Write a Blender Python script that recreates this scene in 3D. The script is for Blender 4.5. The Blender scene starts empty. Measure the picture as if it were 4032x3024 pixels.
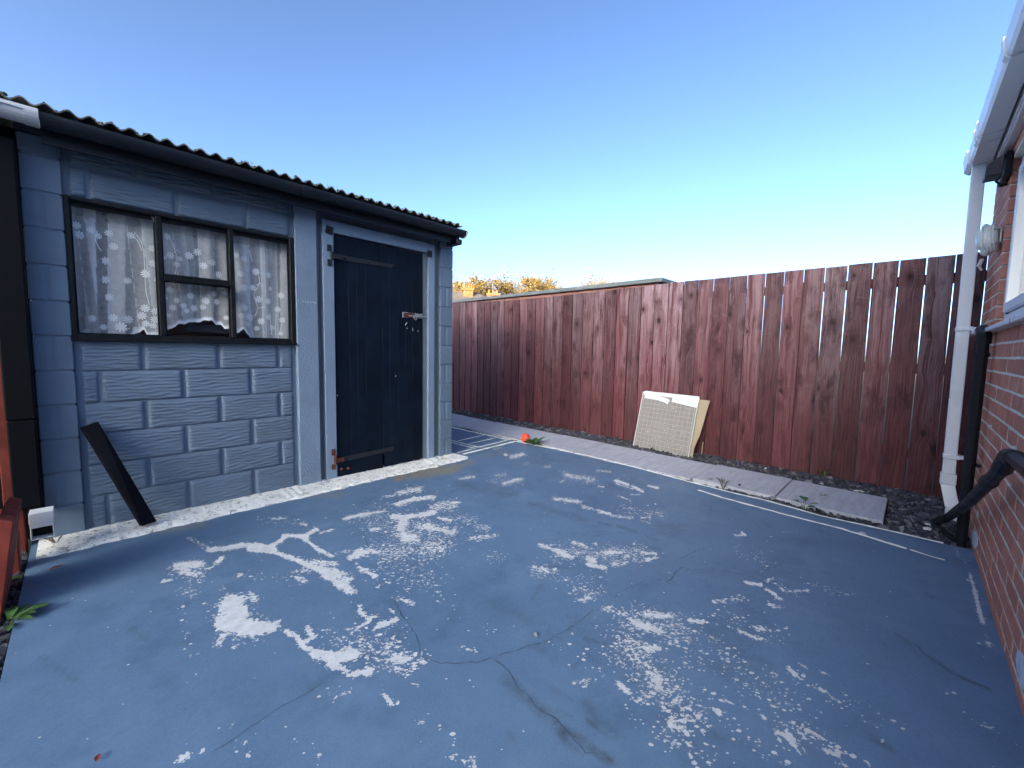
import bpy, bmesh, math, random
import numpy as np
from mathutils import Matrix, Vector, Quaternion

random.seed(7)
rng = np.random.default_rng(11)
S = bpy.context.scene
COL = S.collection

# ------------------------------------------------------------------ camera
F, PITCH, ROLL, YAW = 1639.35, 0.0838737, -0.0184304, 0.7667657     # focal length in photo pixels (4032 wide)
CAMZ = 1.05
cy, sy, cp, sp = math.cos(YAW), math.sin(YAW), math.cos(PITCH), math.sin(PITCH)
fwd = Vector((cy*cp, sy*cp, -sp)); rt = Vector((sy, -cy, 0)); dn = fwd.cross(rt)
cr, sr = math.cos(ROLL), math.sin(ROLL)
rt, dn = cr*rt + sr*dn, -sr*rt + cr*dn
cam_d = bpy.data.cameras.new('camera'); cam = bpy.data.objects.new('camera', cam_d); COL.objects.link(cam)
cam_d.sensor_width = 36; cam_d.lens = F/4032*36; cam_d.clip_start = 0.05; cam_d.clip_end = 2000
m = Matrix((rt, -dn, -fwd)).transposed().to_4x4(); m.translation = (0, 0, CAMZ); cam.matrix_world = m
S.camera = cam

# ------------------------------------------------------------------ world, sun, exposure
SUN_EL = math.radians(16); SUN_AZ = Vector((-0.956, -0.292, 0)).normalized()    # towards the low sun, behind the camera and the added sun-blocking hill
BLOCKER_H = 2.8+172*math.tan(SUN_EL)  # crest height of the unseen hill added to keep sun off the yard
W = bpy.data.worlds.new("World"); S.world = W; W.use_nodes = True
wn = W.node_tree; wn.nodes.clear()
sky = wn.nodes.new('ShaderNodeTexSky'); sky.sky_type = 'NISHITA'; sky.sun_disc = False
sky.sun_elevation = SUN_EL; sky.sun_rotation = math.atan2(SUN_AZ.x, SUN_AZ.y)
sky.altitude = 0; sky.air_density = 0.3; sky.dust_density = 2.0; sky.ozone_density = 0.9
bg = wn.nodes.new('ShaderNodeBackground'); bg.inputs['Strength'].default_value = 0.15
wo = wn.nodes.new('ShaderNodeOutputWorld')
gm = wn.nodes.new('ShaderNodeGamma'); gm.inputs[1].default_value = 1.2          # a clear evening sky: deeper overhead, brighter low down, the same all round
wb = wn.nodes.new('ShaderNodeMix'); wb.data_type = 'RGBA'; wb.blend_type = 'MULTIPLY'; wb.inputs[0].default_value = 1.0; wb.inputs[7].default_value = (0.96, 1.06, 1.02, 1)   # white balance
wn.links.new(sky.outputs[0], gm.inputs[0]); wn.links.new(gm.outputs[0], wb.inputs[6]); wn.links.new(wb.outputs[2], bg.inputs[0]); wn.links.new(bg.outputs[0], wo.inputs[0])
sl = bpy.data.lights.new('sun', 'SUN'); sl.energy = 3.2; sl.angle = math.radians(0.5); sl.color = (1.0, 0.72, 0.42)
so = bpy.data.objects.new('sun', sl); COL.objects.link(so)
sdir = Vector((SUN_AZ.x*math.cos(SUN_EL), SUN_AZ.y*math.cos(SUN_EL), math.sin(SUN_EL)))
so.rotation_euler = sdir.to_track_quat('Z', 'Y').to_euler(); so.location = sdir*30
S.view_settings.view_transform = 'Standard'; S.view_settings.look = 'None'
S.view_settings.exposure = 2.2; S.view_settings.gamma = 1.0; S.view_settings.use_curve_mapping = False
S.render.engine = 'CYCLES'
S.cycles.max_bounces = 8; S.cycles.transparent_max_bounces = 16

# ------------------------------------------------------------------ measuring helpers: photo pixel -> point of the place
def ray(x, y): return rt*((x-2016)/F) + dn*((y-1512)/F) + fwd
def on_z(x, y, z=0.0):
    d = ray(x, y); t = (z-CAMZ)/d.z; return Vector((d.x*t, d.y*t, z))
def far(x, y, dist):
    d = ray(x, y); k = dist/math.hypot(d.x, d.y); return Vector((d.x*k, d.y*k, CAMZ+d.z*k))

# ------------------------------------------------------------------ material helpers
class NT:
    def __init__(s, name):
        s.m = bpy.data.materials.new(name); s.m.use_nodes = True; s.t = s.m.node_tree; s.t.nodes.clear()
        s.out = s.t.nodes.new('ShaderNodeOutputMaterial')
    def n(s, ty, props=None, **ins):
        nd = s.t.nodes.new('ShaderNode'+ty)
        for k, v in (props or {}).items(): setattr(nd, k, v)
        for k, v in ins.items():
            key = int(k[1:]) if k[0] == 'i' and k[1:].isdigit() else k.replace('_', ' ')
            s.set(nd.inputs[key], v)
        return nd
    def set(s, sock, v):
        if isinstance(v, bpy.types.NodeSocket): s.t.links.new(v, sock)
        elif isinstance(v, bpy.types.Node): s.t.links.new(v.outputs[0], sock)
        else:
            if isinstance(v, (tuple, list)) and len(v) == 3 and sock.type == 'RGBA': v = (*v, 1)
            sock.default_value = v
    def math(s, op, a, b=0.0, clamp=False):
        return s.n('Math', dict(operation=op, use_clamp=clamp), i0=a, i1=b).outputs[0]
    def mix(s, f, a, b, mode='MIX'):
        nd = s.n('Mix', dict(data_type='RGBA', blend_type=mode)); s.set(nd.inputs[0], f); s.set(nd.inputs[6], a); s.set(nd.inputs[7], b)
        return nd.outputs[2]
    def ramp(s, v, a, b, lo=0.0, hi=1.0):
        return s.n('MapRange', dict(clamp=True), i0=v, i1=a, i2=b, i3=lo, i4=hi).outputs[0]
    def coords(s, kind='Object', scale=(1, 1, 1), rand=False):
        tc = s.n('TexCoord').outputs[kind]
        if rand:
            oi = s.n('ObjectInfo').outputs['Random']
            r = s.n('CombineXYZ', i0=s.math('MULTIPLY', oi, 91.7), i1=s.math('MULTIPLY', oi, 53.1), i2=s.math('MULTIPLY', oi, 71.3))
            tc = s.n('VectorMath', dict(operation='ADD'), i0=tc, i1=r).outputs[0]
        return s.n('VectorMath', dict(operation='MULTIPLY'), i0=tc, i1=scale).outputs[0]
    def noise(s, vec, scale=5, detail=4, rough=0.55, dist=0.0):
        return s.n('TexNoise', i0=vec, Scale=scale, Detail=detail, Roughness=rough, Distortion=dist).outputs['Fac']
    def done(s, col, rough=0.6, height=None, bump=0.3, dist=0.01, spec=0.5, metal=0.0, **kw):
        p = s.n('BsdfPrincipled'); s.set(p.inputs['Base Color'], col); s.set(p.inputs['Roughness'], rough)
        s.set(p.inputs['Specular IOR Level'], spec); s.set(p.inputs['Metallic'], metal)
        for k, v in kw.items(): s.set(p.inputs[k.replace('_', ' ')], v)
        if height is not None:
            b = s.n('Bump', Strength=bump, Distance=dist, Height=height); s.set(p.inputs['Normal'], b)
        s.t.links.new(p.outputs[0], s.out.inputs[0]); return s.m

def plain(name, col, rough=0.6, var=0.18, ns=9.0, bump=0.15, bs=70.0, rand=0.0, dirt=None, dirt_amt=0.35, spec=0.4, metal=0.0, dist=0.004, dscale=4.0):
    t = NT(name); v = t.coords(rand=True)
    a = t.noise(v, ns, 5); k = t.ramp(a, 0.3, 0.7, 1-var, 1+var)
    if rand:
        k = t.math('MULTIPLY', k, t.ramp(t.n('ObjectInfo').outputs['Random'], 0, 1, 1-rand, 1+rand))
    c = t.mix(1.0, (*col, 1), t.n('CombineColor', i0=k, i1=k, i2=k), 'MULTIPLY')
    if dirt:
        d = t.ramp(t.noise(v, dscale, 6, 0.65), 0.5, 0.72, 0, dirt_amt); c = t.mix(d, c, (*dirt, 1))
    h = t.noise(v, bs, 4)
    r = t.ramp(a, 0.3, 0.7, max(0, rough-0.08), min(1, rough+0.08))
    return t.done(c, r, h, bump, dist, spec, metal)

# ------------------------------------------------------------------ mesh helpers
class MB:
    def __init__(s): s.v = []; s.f = []; s.sm = False
    def add(s, vs, fs):
        o = len(s.v); s.v += [tuple(p) for p in vs]; s.f += [tuple(i+o for i in f) for f in fs]; return s
    def box(s, x0, x1, y0, y1, z0, z1):
        return s.add([(x0,y0,z0),(x1,y0,z0),(x1,y1,z0),(x0,y1,z0),(x0,y0,z1),(x1,y0,z1),(x1,y1,z1),(x0,y1,z1)],
                     [(3,2,1,0),(4,5,6,7),(0,1,5,4),(1,2,6,5),(2,3,7,6),(3,0,4,7)])
    def prism(s, poly, ext):                      # poly: list of 3-D points, ext: vector
        n = len(poly); e = Vector(ext); p = [Vector(q) for q in poly]
        return s.add(p+[q+e for q in p], [tuple(range(n-1,-1,-1)), tuple(range(n,2*n))]+[(i,(i+1)%n,n+(i+1)%n,n+i) for i in range(n)])
    def tube(s, pts, radii, seg=10, caps=True):
        pts = [Vector(p) for p in pts]
        if not isinstance(radii, (list, tuple)): radii = [radii]*len(pts)
        vs = []; fs = []; up = None
        for i, p in enumerate(pts):
            d = (pts[min(i+1, len(pts)-1)]-pts[max(i-1, 0)]).normalized()
            if up is None:
                up = Vector((0,0,1)) if abs(d.z) < 0.9 else Vector((1,0,0))
            a = d.cross(up).normalized(); b = a.cross(d).normalized(); up = b
            for k in range(seg):
                t = 2*math.pi*k/seg; vs.append(p+(a*math.cos(t)+b*math.sin(t))*radii[i])
        for i in range(len(pts)-1):
            for k in range(seg):
                k2 = (k+1)%seg; fs.append((i*seg+k, i*seg+k2, (i+1)*seg+k2, (i+1)*seg+k))
        if caps: fs.append(tuple(range(seg-1,-1,-1))); fs.append(tuple((len(pts)-1)*seg+k for k in range(seg)))
        return s.add(vs, fs)
    def mesh(s, name, mat=None, smooth=False, bevel=0.0, bseg=1):
        me = bpy.data.meshes.new(name); me.from_pydata(s.v, [], s.f)
        bm = bmesh.new(); bm.from_mesh(me); bmesh.ops.recalc_face_normals(bm, faces=bm.faces)
        if bevel: bmesh.ops.bevel(bm, geom=list(bm.edges), offset=bevel, segments=bseg, affect='EDGES', profile=0.5, clamp_overlap=True)
        bm.to_mesh(me); bm.free()
        if smooth: me.polygons.foreach_set('use_smooth', [True]*len(me.polygons))
        if mat: me.materials.append(mat)
        return me

def link(name, me, parent=None, loc=None, kind=None, label=None, rot=None):
    o = bpy.data.objects.new(name, me); COL.objects.link(o)
    if loc is not None: o.location = loc
    if rot is not None: o.rotation_euler = rot
    if parent is not None:
        o.parent = parent
        o.matrix_parent_inverse = PINV[parent.name]
    PINV[o.name] = (PINV[parent.name] if parent is not None else Matrix.Identity(4))
    if parent is not None:                          # inverse of this object's own world matrix, for its children
        mw = Matrix.LocRotScale(o.location, o.rotation_euler, None); PINV[o.name] = mw.inverted()
    else:
        PINV[o.name] = Matrix.LocRotScale(o.location, o.rotation_euler, None).inverted()
    if kind: o['kind'] = kind
    if label: o['label'] = label
    return o
PINV = {}
def put(name, mb, mat, parent=None, centre=True, smooth=False, bevel=0.0, bseg=1, kind=None, label=None, auto=None):
    """mesh given in world coordinates; its object's origin goes to the middle of it"""
    c = Vector((0, 0, 0))
    if centre:
        a = np.array(mb.v); c = Vector((a.min(0)+a.max(0))/2); mb.v = [tuple(r) for r in (a-np.array(c))]
    me = mb.mesh(name, mat, smooth, bevel, bseg)
    return link(name, me, parent, c, kind, label)
def thing(name, label, cat, loc, group=None):
    o = link(name, None, None, loc); o.empty_display_size = 0.1
    o['label'] = label; o['category'] = cat
    if group: o['group'] = group
    return o
def tag(o, label, cat, group=None):
    o['label'] = label; o['category'] = cat
    if group: o['group'] = group
    return o
def struct(o): o['kind'] = 'structure'; return o
def box(name, mat, parent, x0, x1, y0, y1, z0, z1, bevel=0.0, **k):
    return put(name, MB().box(x0,x1,y0,y1,z0,z1), mat, parent, bevel=bevel, **k)

# ------------------------------------------------------------------ materials
GREY = (0.125, 0.175, 0.245)
M_grey = plain('grey_masonry_paint', GREY, 0.62, 0.10, 5, 0.25, 120, 0.03, (0.10,0.12,0.14), 0.35)
M_stip = plain('stippled_grey_paint', (0.185,0.25,0.34), 0.55, 0.08, 5, 1.0, 75, 0, (0.11,0.13,0.15), 0.3, dist=0.006)
M_joinery = plain('grey_joinery_paint', (0.19,0.255,0.35), 0.5, 0.07, 4, 0.12, 60, 0, (0.12,0.14,0.16), 0.35)
M_recess = plain('grey_green_recess', (0.15,0.19,0.22), 0.65, 0.12, 5, 0.2, 60)
M_black = plain('black_wood_paint', (0.003,0.008,0.018), 0.62, 0.3, 6, 0.4, 40, 0.12, (0.010,0.018,0.030), 0.45, spec=0.12)
M_blackframe = plain('black_window_paint', (0.006,0.007,0.010), 0.5, 0.3, 14, 0.6, 60, 0, (0.03,0.033,0.038), 0.4, spec=0.22, dscale=30)
M_plastic = plain('black_plastic', (0.009,0.010,0.013), 0.45, 0.15, 8, 0.05, 60, 0, (0.03,0.033,0.038), 0.3, spec=0.25)
M_blackpipe = plain('matt_black_pipe', (0.004,0.004,0.006), 0.6, 0.15, 8, 0.05, 60, spec=0.12)
M_gutterblk = plain('dark_grey_plastic', (0.014,0.019,0.028), 0.42, 0.15, 6, 0.05, 60, 0, (0.035,0.042,0.05), 0.4, spec=0.28)
M_upvc = plain('white_upvc', (0.74,0.75,0.77), 0.32, 0.04, 4, 0.03, 40, 0, (0.55,0.55,0.54), 0.25)
M_white_dirty = plain('dirty_white_plastic', (0.62,0.62,0.66), 0.4, 0.06, 5, 0.05, 40, 0, (0.40,0.38,0.36), 0.35)
M_iron = plain('black_iron', (0.016,0.020,0.027), 0.6, 0.3, 25, 0.5, 90, 0, (0.035,0.025,0.022), 0.5, spec=0.25, dscale=18)
M_rust = plain('rusty_iron', (0.11,0.03,0.022), 0.75, 0.45, 40, 0.7, 110, 0, (0.02,0.018,0.018), 0.8, dscale=30)
M_steel = plain('zinc_plate', (0.45,0.44,0.43), 0.4, 0.25, 30, 0.2, 80, 0, (0.10,0.05,0.03), 0.9, metal=0.7, dscale=28)
M_soil = plain('soil', (0.045,0.036,0.028), 0.95, 0.4, 8, 0.8, 40)
M_earth = plain('ground_turf', (0.05,0.06,0.028), 0.95, 0.4, 1.5, 0.8, 12)
M_crack = plain('crack_dark', (0.065,0.095,0.135), 0.9, 0.3, 20, 0.1, 60)
M_moss = plain('roof_moss', (0.055,0.075,0.026), 0.95, 0.5, 30, 1.0, 120, 0, (0.11,0.13,0.05), 0.6, dscale=15)
M_roof = plain('weathered_corrugated_sheet', (0.16,0.16,0.15), 0.85, 0.25, 8, 0.5, 60, 0, (0.035,0.04,0.02), 0.7, dscale=6)
M_dark = plain('shed_interior', (0.10,0.10,0.10), 0.9, 0.2, 5, 0.2, 40)
M_stem = plain('green_stem', (0.05,0.09,0.03), 0.6, 0.2, 10)
M_redleaf = plain('red_leaf', (0.22,0.035,0.018), 0.6, 0.3, 30, 0.3, 90)

def leaf_mat(name, col, var=0.45):
    t = NT(name); v = t.coords('Object')
    a = t.noise(v, 14, 3); c = t.mix(t.ramp(a, 0.3, 0.7), tuple(x*(1-var) for x in col)+(1,), tuple(x*(1+var) for x in col)+(1,))
    d = t.n('BsdfPrincipled'); t.set(d.inputs['Base Color'], c); t.set(d.inputs['Roughness'], 0.5)
    tr = t.n('BsdfTranslucent'); t.set(tr.inputs[0], c)
    mx = t.n('MixShader', i0=0.35, i1=d.outputs[0], i2=tr.outputs[0]); t.t.links.new(mx.outputs[0], t.out.inputs[0]); return t.m
M_leaf = leaf_mat('weed_leaf', (0.07,0.15,0.045))
M_leafdry = leaf_mat('dry_weed', (0.13,0.12,0.05))
M_gold = leaf_mat('autumn_leaf', (0.32,0.23,0.07))
M_goldgrey = leaf_mat('olive_leaf', (0.24,0.20,0.10))
M_bark = plain('bark', (0.10,0.08,0.06), 0.9, 0.3, 6, 0.8, 25)

# painted concrete: grey-blue coat flaked off in patches
def yard_material():
    t = NT('painted_concrete'); P = t.n('NewGeometry').outputs['Position']
    wear = t.n('Attribute', dict(attribute_name='wear')).outputs['Fac']
    stain = t.n('Attribute', dict(attribute_name='stain')).outputs['Fac']
    damp = t.n('Attribute', dict(attribute_name='bare')).outputs['Fac']
    sv = t.n('VectorMath', dict(operation='MULTIPLY'), i0=P, i1=(1.0, 1.0, 1.0)).outputs[0]
    rotv = t.n('VectorRotate', dict(rotation_type='Z_AXIS'), i0=sv, Angle=math.radians(-46)).outputs[0]
    fl = t.n('VectorMath', dict(operation='MULTIPLY'), i0=rotv, i1=(1.25, 0.85, 1.0)).outputs[0]
    wob = t.n('TexNoise', i0=fl, Scale=60.0, Detail=2.0).outputs['Color']
    fl2 = t.n('VectorMath', dict(operation='ADD'), i0=fl, i1=t.n('VectorMath', dict(operation='SCALE'), i0=wob, Scale=0.012).outputs[0]).outputs[0]
    n1 = t.ramp(t.noise(fl2, 56, 7, 0.72), 0.32, 0.68)
    c1 = t.n('SeparateColor', i0=t.n('TexVoronoi', i0=fl2, Scale=95.0).outputs['Color']).outputs[0]
    val = t.math('ADD', t.math('MULTIPLY', n1, 0.74), t.math('MULTIPLY', c1, 0.26))
    w2 = t.ramp(wear, 0.10, 1.0, 0.0, 1.0)
    p1 = t.ramp(t.math('SUBTRACT', w2, val), 0.0, 0.025)
    edge = t.ramp(t.math('SUBTRACT', w2, val), -0.04, 0.03)
    # loose small flakes: sharp little cells, denser where the coat is failing
    def flecks(sc, k0, k1, r0, r1):
        wo = t.n('VectorMath', dict(operation='ADD'), i0=fl, i1=t.n('VectorMath', dict(operation='SCALE'), i0=wob, Scale=0.25/sc).outputs[0]).outputs[0]
        vo = t.n('TexVoronoi', i0=wo, Scale=sc); cc = t.n('SeparateColor', i0=vo.outputs['Color'])
        pr = t.math('ADD', t.math('MULTIPLY', t.ramp(wear, 0.08, 0.8), k1), k0)
        on = t.math('LESS_THAN', cc.outputs[0], pr); rad = t.ramp(cc.outputs[1], 0, 1, r0, r1)
        return t.math('MULTIPLY', on, t.math('LESS_THAN', vo.outputs['Distance'], rad))
    f1 = t.math('MAXIMUM', flecks(62.0, 0.0010, 0.46, 0.20, 0.52), flecks(125.0, 0.0030, 0.62, 0.20, 0.5))
    peel = t.math('MAXIMUM', p1, f1)
    big = t.noise(P, 1.1, 5, 0.6); mid = t.noise(P, 6.5, 6, 0.65); fine = t.noise(P, 160, 3, 0.6)
    k = t.math('ADD', t.math('MULTIPLY', t.ramp(big, 0.3, 0.7), 0.55), t.math('MULTIPLY', t.ramp(mid, 0.3, 0.7), 0.45))
    paint = t.mix(k, (0.070,0.128,0.218,1), (0.122,0.205,0.322,1))
    paint = t.mix(t.ramp(fine, 0.35, 0.75, 0.0, 0.35), paint, (0.18,0.265,0.385,1))
    sp = t.n('TexVoronoi', i0=P, Scale=34.0); dots = t.math('MULTIPLY', t.ramp(sp.outputs['Distance'], 0.05, 0.10, 1, 0), t.ramp(t.n('SeparateColor', i0=sp.outputs['Color']).outputs[1], 0.90, 0.92))
    paint = t.mix(t.math('MULTIPLY', dots, 0.75), paint, (0.03,0.04,0.06,1))
    # scuffs running along the yard
    scv = t.n('VectorMath', dict(operation='MULTIPLY'), i0=t.n('VectorRotate', dict(rotation_type='Z_AXIS'), i0=P, Angle=math.radians(-20)).outputs[0], i1=(1.0, 9.0, 1.0)).outputs[0]
    pc = t.ramp(t.noise(P, 2.6, 8, 0.7), 0.52, 0.72, 0, 0.55); paint = t.mix(pc, paint, (0.165,0.242,0.345,1))
    pd = t.ramp(t.noise(t.n('VectorMath', dict(operation='ADD'), i0=P, i1=(7.3,2.1,0)).outputs[0], 3.4, 8, 0.72), 0.52, 0.70, 0, 0.6); paint = t.mix(pd, paint, (0.060,0.105,0.170,1))
    sc = t.ramp(t.noise(scv, 3.5, 7, 0.74), 0.53, 0.74, 0, 0.65); paint = t.mix(sc, paint, (0.115,0.165,0.235,1))
    ss = t.math('MULTIPLY', t.math('MULTIPLY', stain, 1.0), t.ramp(t.noise(P, 15.0, 7, 0.74), 0.34, 0.60)); paint = t.mix(ss, paint, (0.055,0.075,0.095,1))
    bare = t.mix(t.ramp(t.noise(P, 25, 5, 0.7), 0.35, 0.7), (0.50,0.51,0.52,1), (0.64,0.65,0.66,1))
    bare = t.mix(t.ramp(t.noise(P, 90, 4, 0.7), 0.55, 0.75, 0, 0.5), bare, (0.46,0.475,0.49,1))
    damp2 = t.math('MULTIPLY', damp, t.ramp(t.noise(P, 14, 5, 0.7), 0.32, 0.5)); dcol = t.mix(t.noise(P, 30, 4), (0.13,0.125,0.095,1), (0.30,0.28,0.23,1))
    c = t.mix(damp2, paint, dcol); c = t.mix(peel, c, bare)
    h = t.math('ADD', t.math('MULTIPLY', edge, -1.0), t.math('ADD', t.math('MULTIPLY', fine, 0.35), t.math('MULTIPLY', mid, 0.6)))
    rough = t.math('ADD', t.ramp(mid, 0.3, 0.7, 0.40, 0.60), t.math('MULTIPLY', peel, 0.3), True)
    return t.done(c, rough, h, 0.35, 0.0025, 0.45)
M_yard = yard_material()

def fence_material(name, dark, mid, pale):
    t = NT(name)
    v = t.coords('Object', (1,1,1), True); oi = t.n('ObjectInfo').outputs['Random']
    wv = t.n('TexNoise', i0=v, Scale=3.0, Detail=2.0).outputs['Color']
    v2 = t.n('VectorMath', dict(operation='ADD'), i0=v, i1=t.n('VectorMath', dict(operation='MULTIPLY'), i0=wv, i1=(0.0, 0.035, 0.0)).outputs[0]).outputs[0]
    kv = t.n('VectorMath', dict(operation='MULTIPLY'), i0=v, i1=(0.0, 7.0, 4.6)).outputs[0]
    kn = t.n('TexVoronoi', i0=kv, Scale=1.0); kd = kn.outputs['Distance']; kc = t.n('SeparateColor', i0=kn.outputs['Color'])
    on = t.ramp(kc.outputs[0], 0.34, 0.36); rad = t.ramp(kc.outputs[1], 0, 1, 0.08, 0.25)
    kr = t.math('DIVIDE', kd, rad)
    knot = t.math('MULTIPLY', on, t.ramp(kr, 0.5, 1.0, 1, 0)); ring = t.math('MULTIPLY', on, t.ramp(kr, 1.0, 3.2, 1, 0))
    # the grain swings round the knots
    bend = t.n('CombineXYZ', i0=0.0, i1=t.math('MULTIPLY', ring, 0.018), i2=0.0)
    v3 = t.n('VectorMath', dict(operation='ADD'), i0=v2, i1=bend).outputs[0]
    g = t.noise(t.n('VectorMath', dict(operation='MULTIPLY'), i0=v3, i1=(12, 110, 2.6)).outputs[0], 1.0, 7, 0.7)
    g2 = t.noise(t.n('VectorMath', dict(operation='MULTIPLY'), i0=v3, i1=(6, 26, 1.0)).outputs[0], 1.0, 5, 0.62)
    blot = t.noise(t.n('VectorMath', dict(operation='MULTIPLY'), i0=v, i1=(3, 8, 2.6)).outputs[0], 1.0, 6, 0.68)
    c = t.mix(t.ramp(g, 0.36, 0.64), (*dark, 1), (*mid, 1))
    gp = t.n('SeparateXYZ', i0=t.n('NewGeometry').outputs['Position']).outputs[2]
    fade = t.ramp(t.math('ADD', gp, t.math('MULTIPLY', blot, 1.1)), 0.9, 2.3, 0.10, 1.0)       # bleached by weather towards the top of the boards
    pal = t.math('MULTIPLY', t.math('MULTIPLY', t.ramp(t.math('ADD', t.math('MULTIPLY', g2, 0.6), t.math('MULTIPLY', g, 0.4)), 0.40, 0.56), fade), t.ramp(oi, 0, 1, 0.25, 1.0)); c = t.mix(t.math('MULTIPLY', pal, 0.85), c, (*pale, 1))
    c = t.mix(t.ramp(blot, 0.52, 0.68, 0, 0.8), c, (dark[0]*0.7, dark[1]*0.6, dark[2]*0.6, 1))
    c = t.mix(t.math('MULTIPLY', ring, t.ramp(g2, 0.4, 0.6, 0.1, 0.75)), c, (dark[0]*0.8, dark[1]*0.7, dark[2]*0.7, 1)); c = t.mix(t.math('MULTIPLY', knot, 0.9), c, (dark[0]*0.3, dark[1]*0.3, dark[2]*0.3, 1))
    scr = t.ramp(t.noise(t.n('VectorMath', dict(operation='MULTIPLY'), i0=v, i1=(3, 7, 34)).outputs[0], 1.0, 6, 0.72), 0.60, 0.78, 0, 0.55); c = t.mix(t.math('MULTIPLY', scr, fade), c, (*pale, 1))
    k = t.ramp(t.math('FRACT', t.math('MULTIPLY', oi, 7.31)), 0, 1, 0.66, 1.28); c = t.mix(1.0, c, t.n('CombineColor', i0=k, i1=k, i2=k), 'MULTIPLY')
    return t.done(c, t.ramp(g2, 0.3, 0.7, 0.55, 0.8), t.math('SUBTRACT', g, t.math('MULTIPLY', knot, 0.6)), 0.6, 0.004, 0.3)
M_fence = fence_material('red_stained_timber', (0.052,0.011,0.014), (0.135,0.038,0.042), (0.34,0.25,0.275))
M_fence2 = fence_material('red_painted_timber', (0.15,0.024,0.016), (0.24,0.045,0.030), (0.30,0.08,0.06))

def brick_material(name, a, b, pale):
    t = NT(name); v = t.coords('Object', (1,1,1), True); oi = t.n('ObjectInfo').outputs['Random']
    n = t.noise(v, 22, 6, 0.7); drag = t.noise(t.n('VectorMath', dict(operation='MULTIPLY'), i0=v, i1=(120, 30, 14)).outputs[0], 1.0, 3)
    c = t.mix(oi, (*a, 1), (*b, 1)); c = t.mix(t.ramp(n, 0.35, 0.7, 0, 0.6), c, (*[x*0.6 for x in a], 1))
    c = t.mix(t.ramp(t.noise(v, 7, 5, 0.7), 0.55, 0.75, 0, 0.35), c, (*pale, 1))
    return t.done(c, 0.85, t.math('ADD', n, drag), 0.6, 0.004, 0.25)
M_brick = brick_material('red_brick', (0.50,0.19,0.13), (0.62,0.26,0.175), (0.66,0.47,0.40))
M_mortar = plain('mortar', (0.66,0.61,0.50), 0.95, 0.2, 20, 0.6, 120, 0, (0.3,0.27,0.22), 0.4)

def slab_material():
    t = NT('porcelain_slab'); v = t.coords('Object', (1,1,1), True)
    st = t.n('VectorMath', dict(operation='MULTIPLY'), i0=v, i1=(2.2, 11, 1)).outputs[0]
    a = t.noise(st, 2.6, 7, 0.65); b = t.noise(v, 5, 5)
    c = t.mix(t.ramp(a, 0.3, 0.7), (0.33,0.34,0.385,1), (0.50,0.51,0.565,1)); c = t.mix(t.ramp(b, 0.5, 0.75, 0, 0.3), c, (0.38,0.38,0.42,1))
    return t.done(c, 0.55, a, 0.3, 0.003, 0.4)
M_slab = slab_material()
def slate_material():
    t = NT('slate'); v = t.coords('Object'); g = t.n('NewGeometry').outputs['Random Per Island']
    c = t.mix(g, (0.016,0.020,0.028,1), (0.062,0.062,0.080,1)); c = t.mix(t.ramp(g, 0.86, 0.9), c, (0.16,0.15,0.165,1)); c = t.mix(t.ramp(t.noise(v, 60, 4), 0.5, 0.75, 0, 0.5), c, (0.13,0.13,0.15,1))
    return t.done(c, 0.55, t.noise(v, 90, 4), 0.5, 0.004, 0.4)
M_slate = slate_material()
def plinth_material():
    t = NT('flaking_white_paint'); P = t.n('NewGeometry').outputs['Position']
    n = t.noise(P, 26, 6, 0.72); n2 = t.noise(P, 7, 5, 0.65); z = t.n('SeparateXYZ', i0=P).outputs[2]
    c = t.mix(t.ramp(n2, 0.35, 0.7), (0.88,0.87,0.83,1), (0.74,0.73,0.69,1))
    c = t.mix(t.ramp(n, 0.56, 0.62, 0, 0.8), c, (0.27,0.28,0.27,1))
    c = t.mix(t.ramp(t.noise(P, 60, 5, 0.7), 0.585, 0.63, 0, 0.8), c, (0.10,0.11,0.10,1))
    c = t.mix(t.ramp(n2, 0.60, 0.72, 0, 0.5), c, (0.22,0.23,0.15,1))
    return t.done(c, 0.8, t.math('SUBTRACT', t.noise(P, 40, 5, 0.7), t.ramp(n, 0.58, 0.66)), 0.8, 0.006, 0.3)
M_plinth = plinth_material()
def line_material(wear=0.42):
    t = NT('white_line_paint'); P = t.n('NewGeometry').outputs['Position']
    n = t.noise(P, 45, 5, 0.7); c = t.mix(t.ramp(n, 0.62, 0.70, 0, 0.8), (0.90,0.91,0.85,1), (0.30,0.38,0.48,1))
    return t.done(c, 0.6, n, 0.2, 0.002)
M_line = line_material()
def glass_material(name, tint=(0.985,0.99,0.99), refl=1.0):
    t = NT(name); tr = t.n('BsdfTransparent'); t.set(tr.inputs[0], tint)
    gl = t.n('BsdfGlossy'); t.set(gl.inputs['Roughness'], 0.02)
    b = t.n('Bump', Strength=0.06, Distance=0.02, Height=t.noise(t.coords('Object'), 3.0, 2)); t.set(gl.inputs['Normal'], b)
    lw = t.n('LayerWeight'); t.set(lw.inputs[0], 0.5)
    fr = t.math('ADD', t.math('MULTIPLY', t.math('POWER', lw.outputs['Facing'], 5.0), 0.9), 0.05)
    mx = t.n('MixShader', i0=t.math('MULTIPLY', fr, 1.15*refl, True), i1=tr.outputs[0], i2=gl.outputs[0]); t.t.links.new(mx.outputs[0], t.out.inputs[0]); return t.m
M_glass = glass_material('window_glass')
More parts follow.
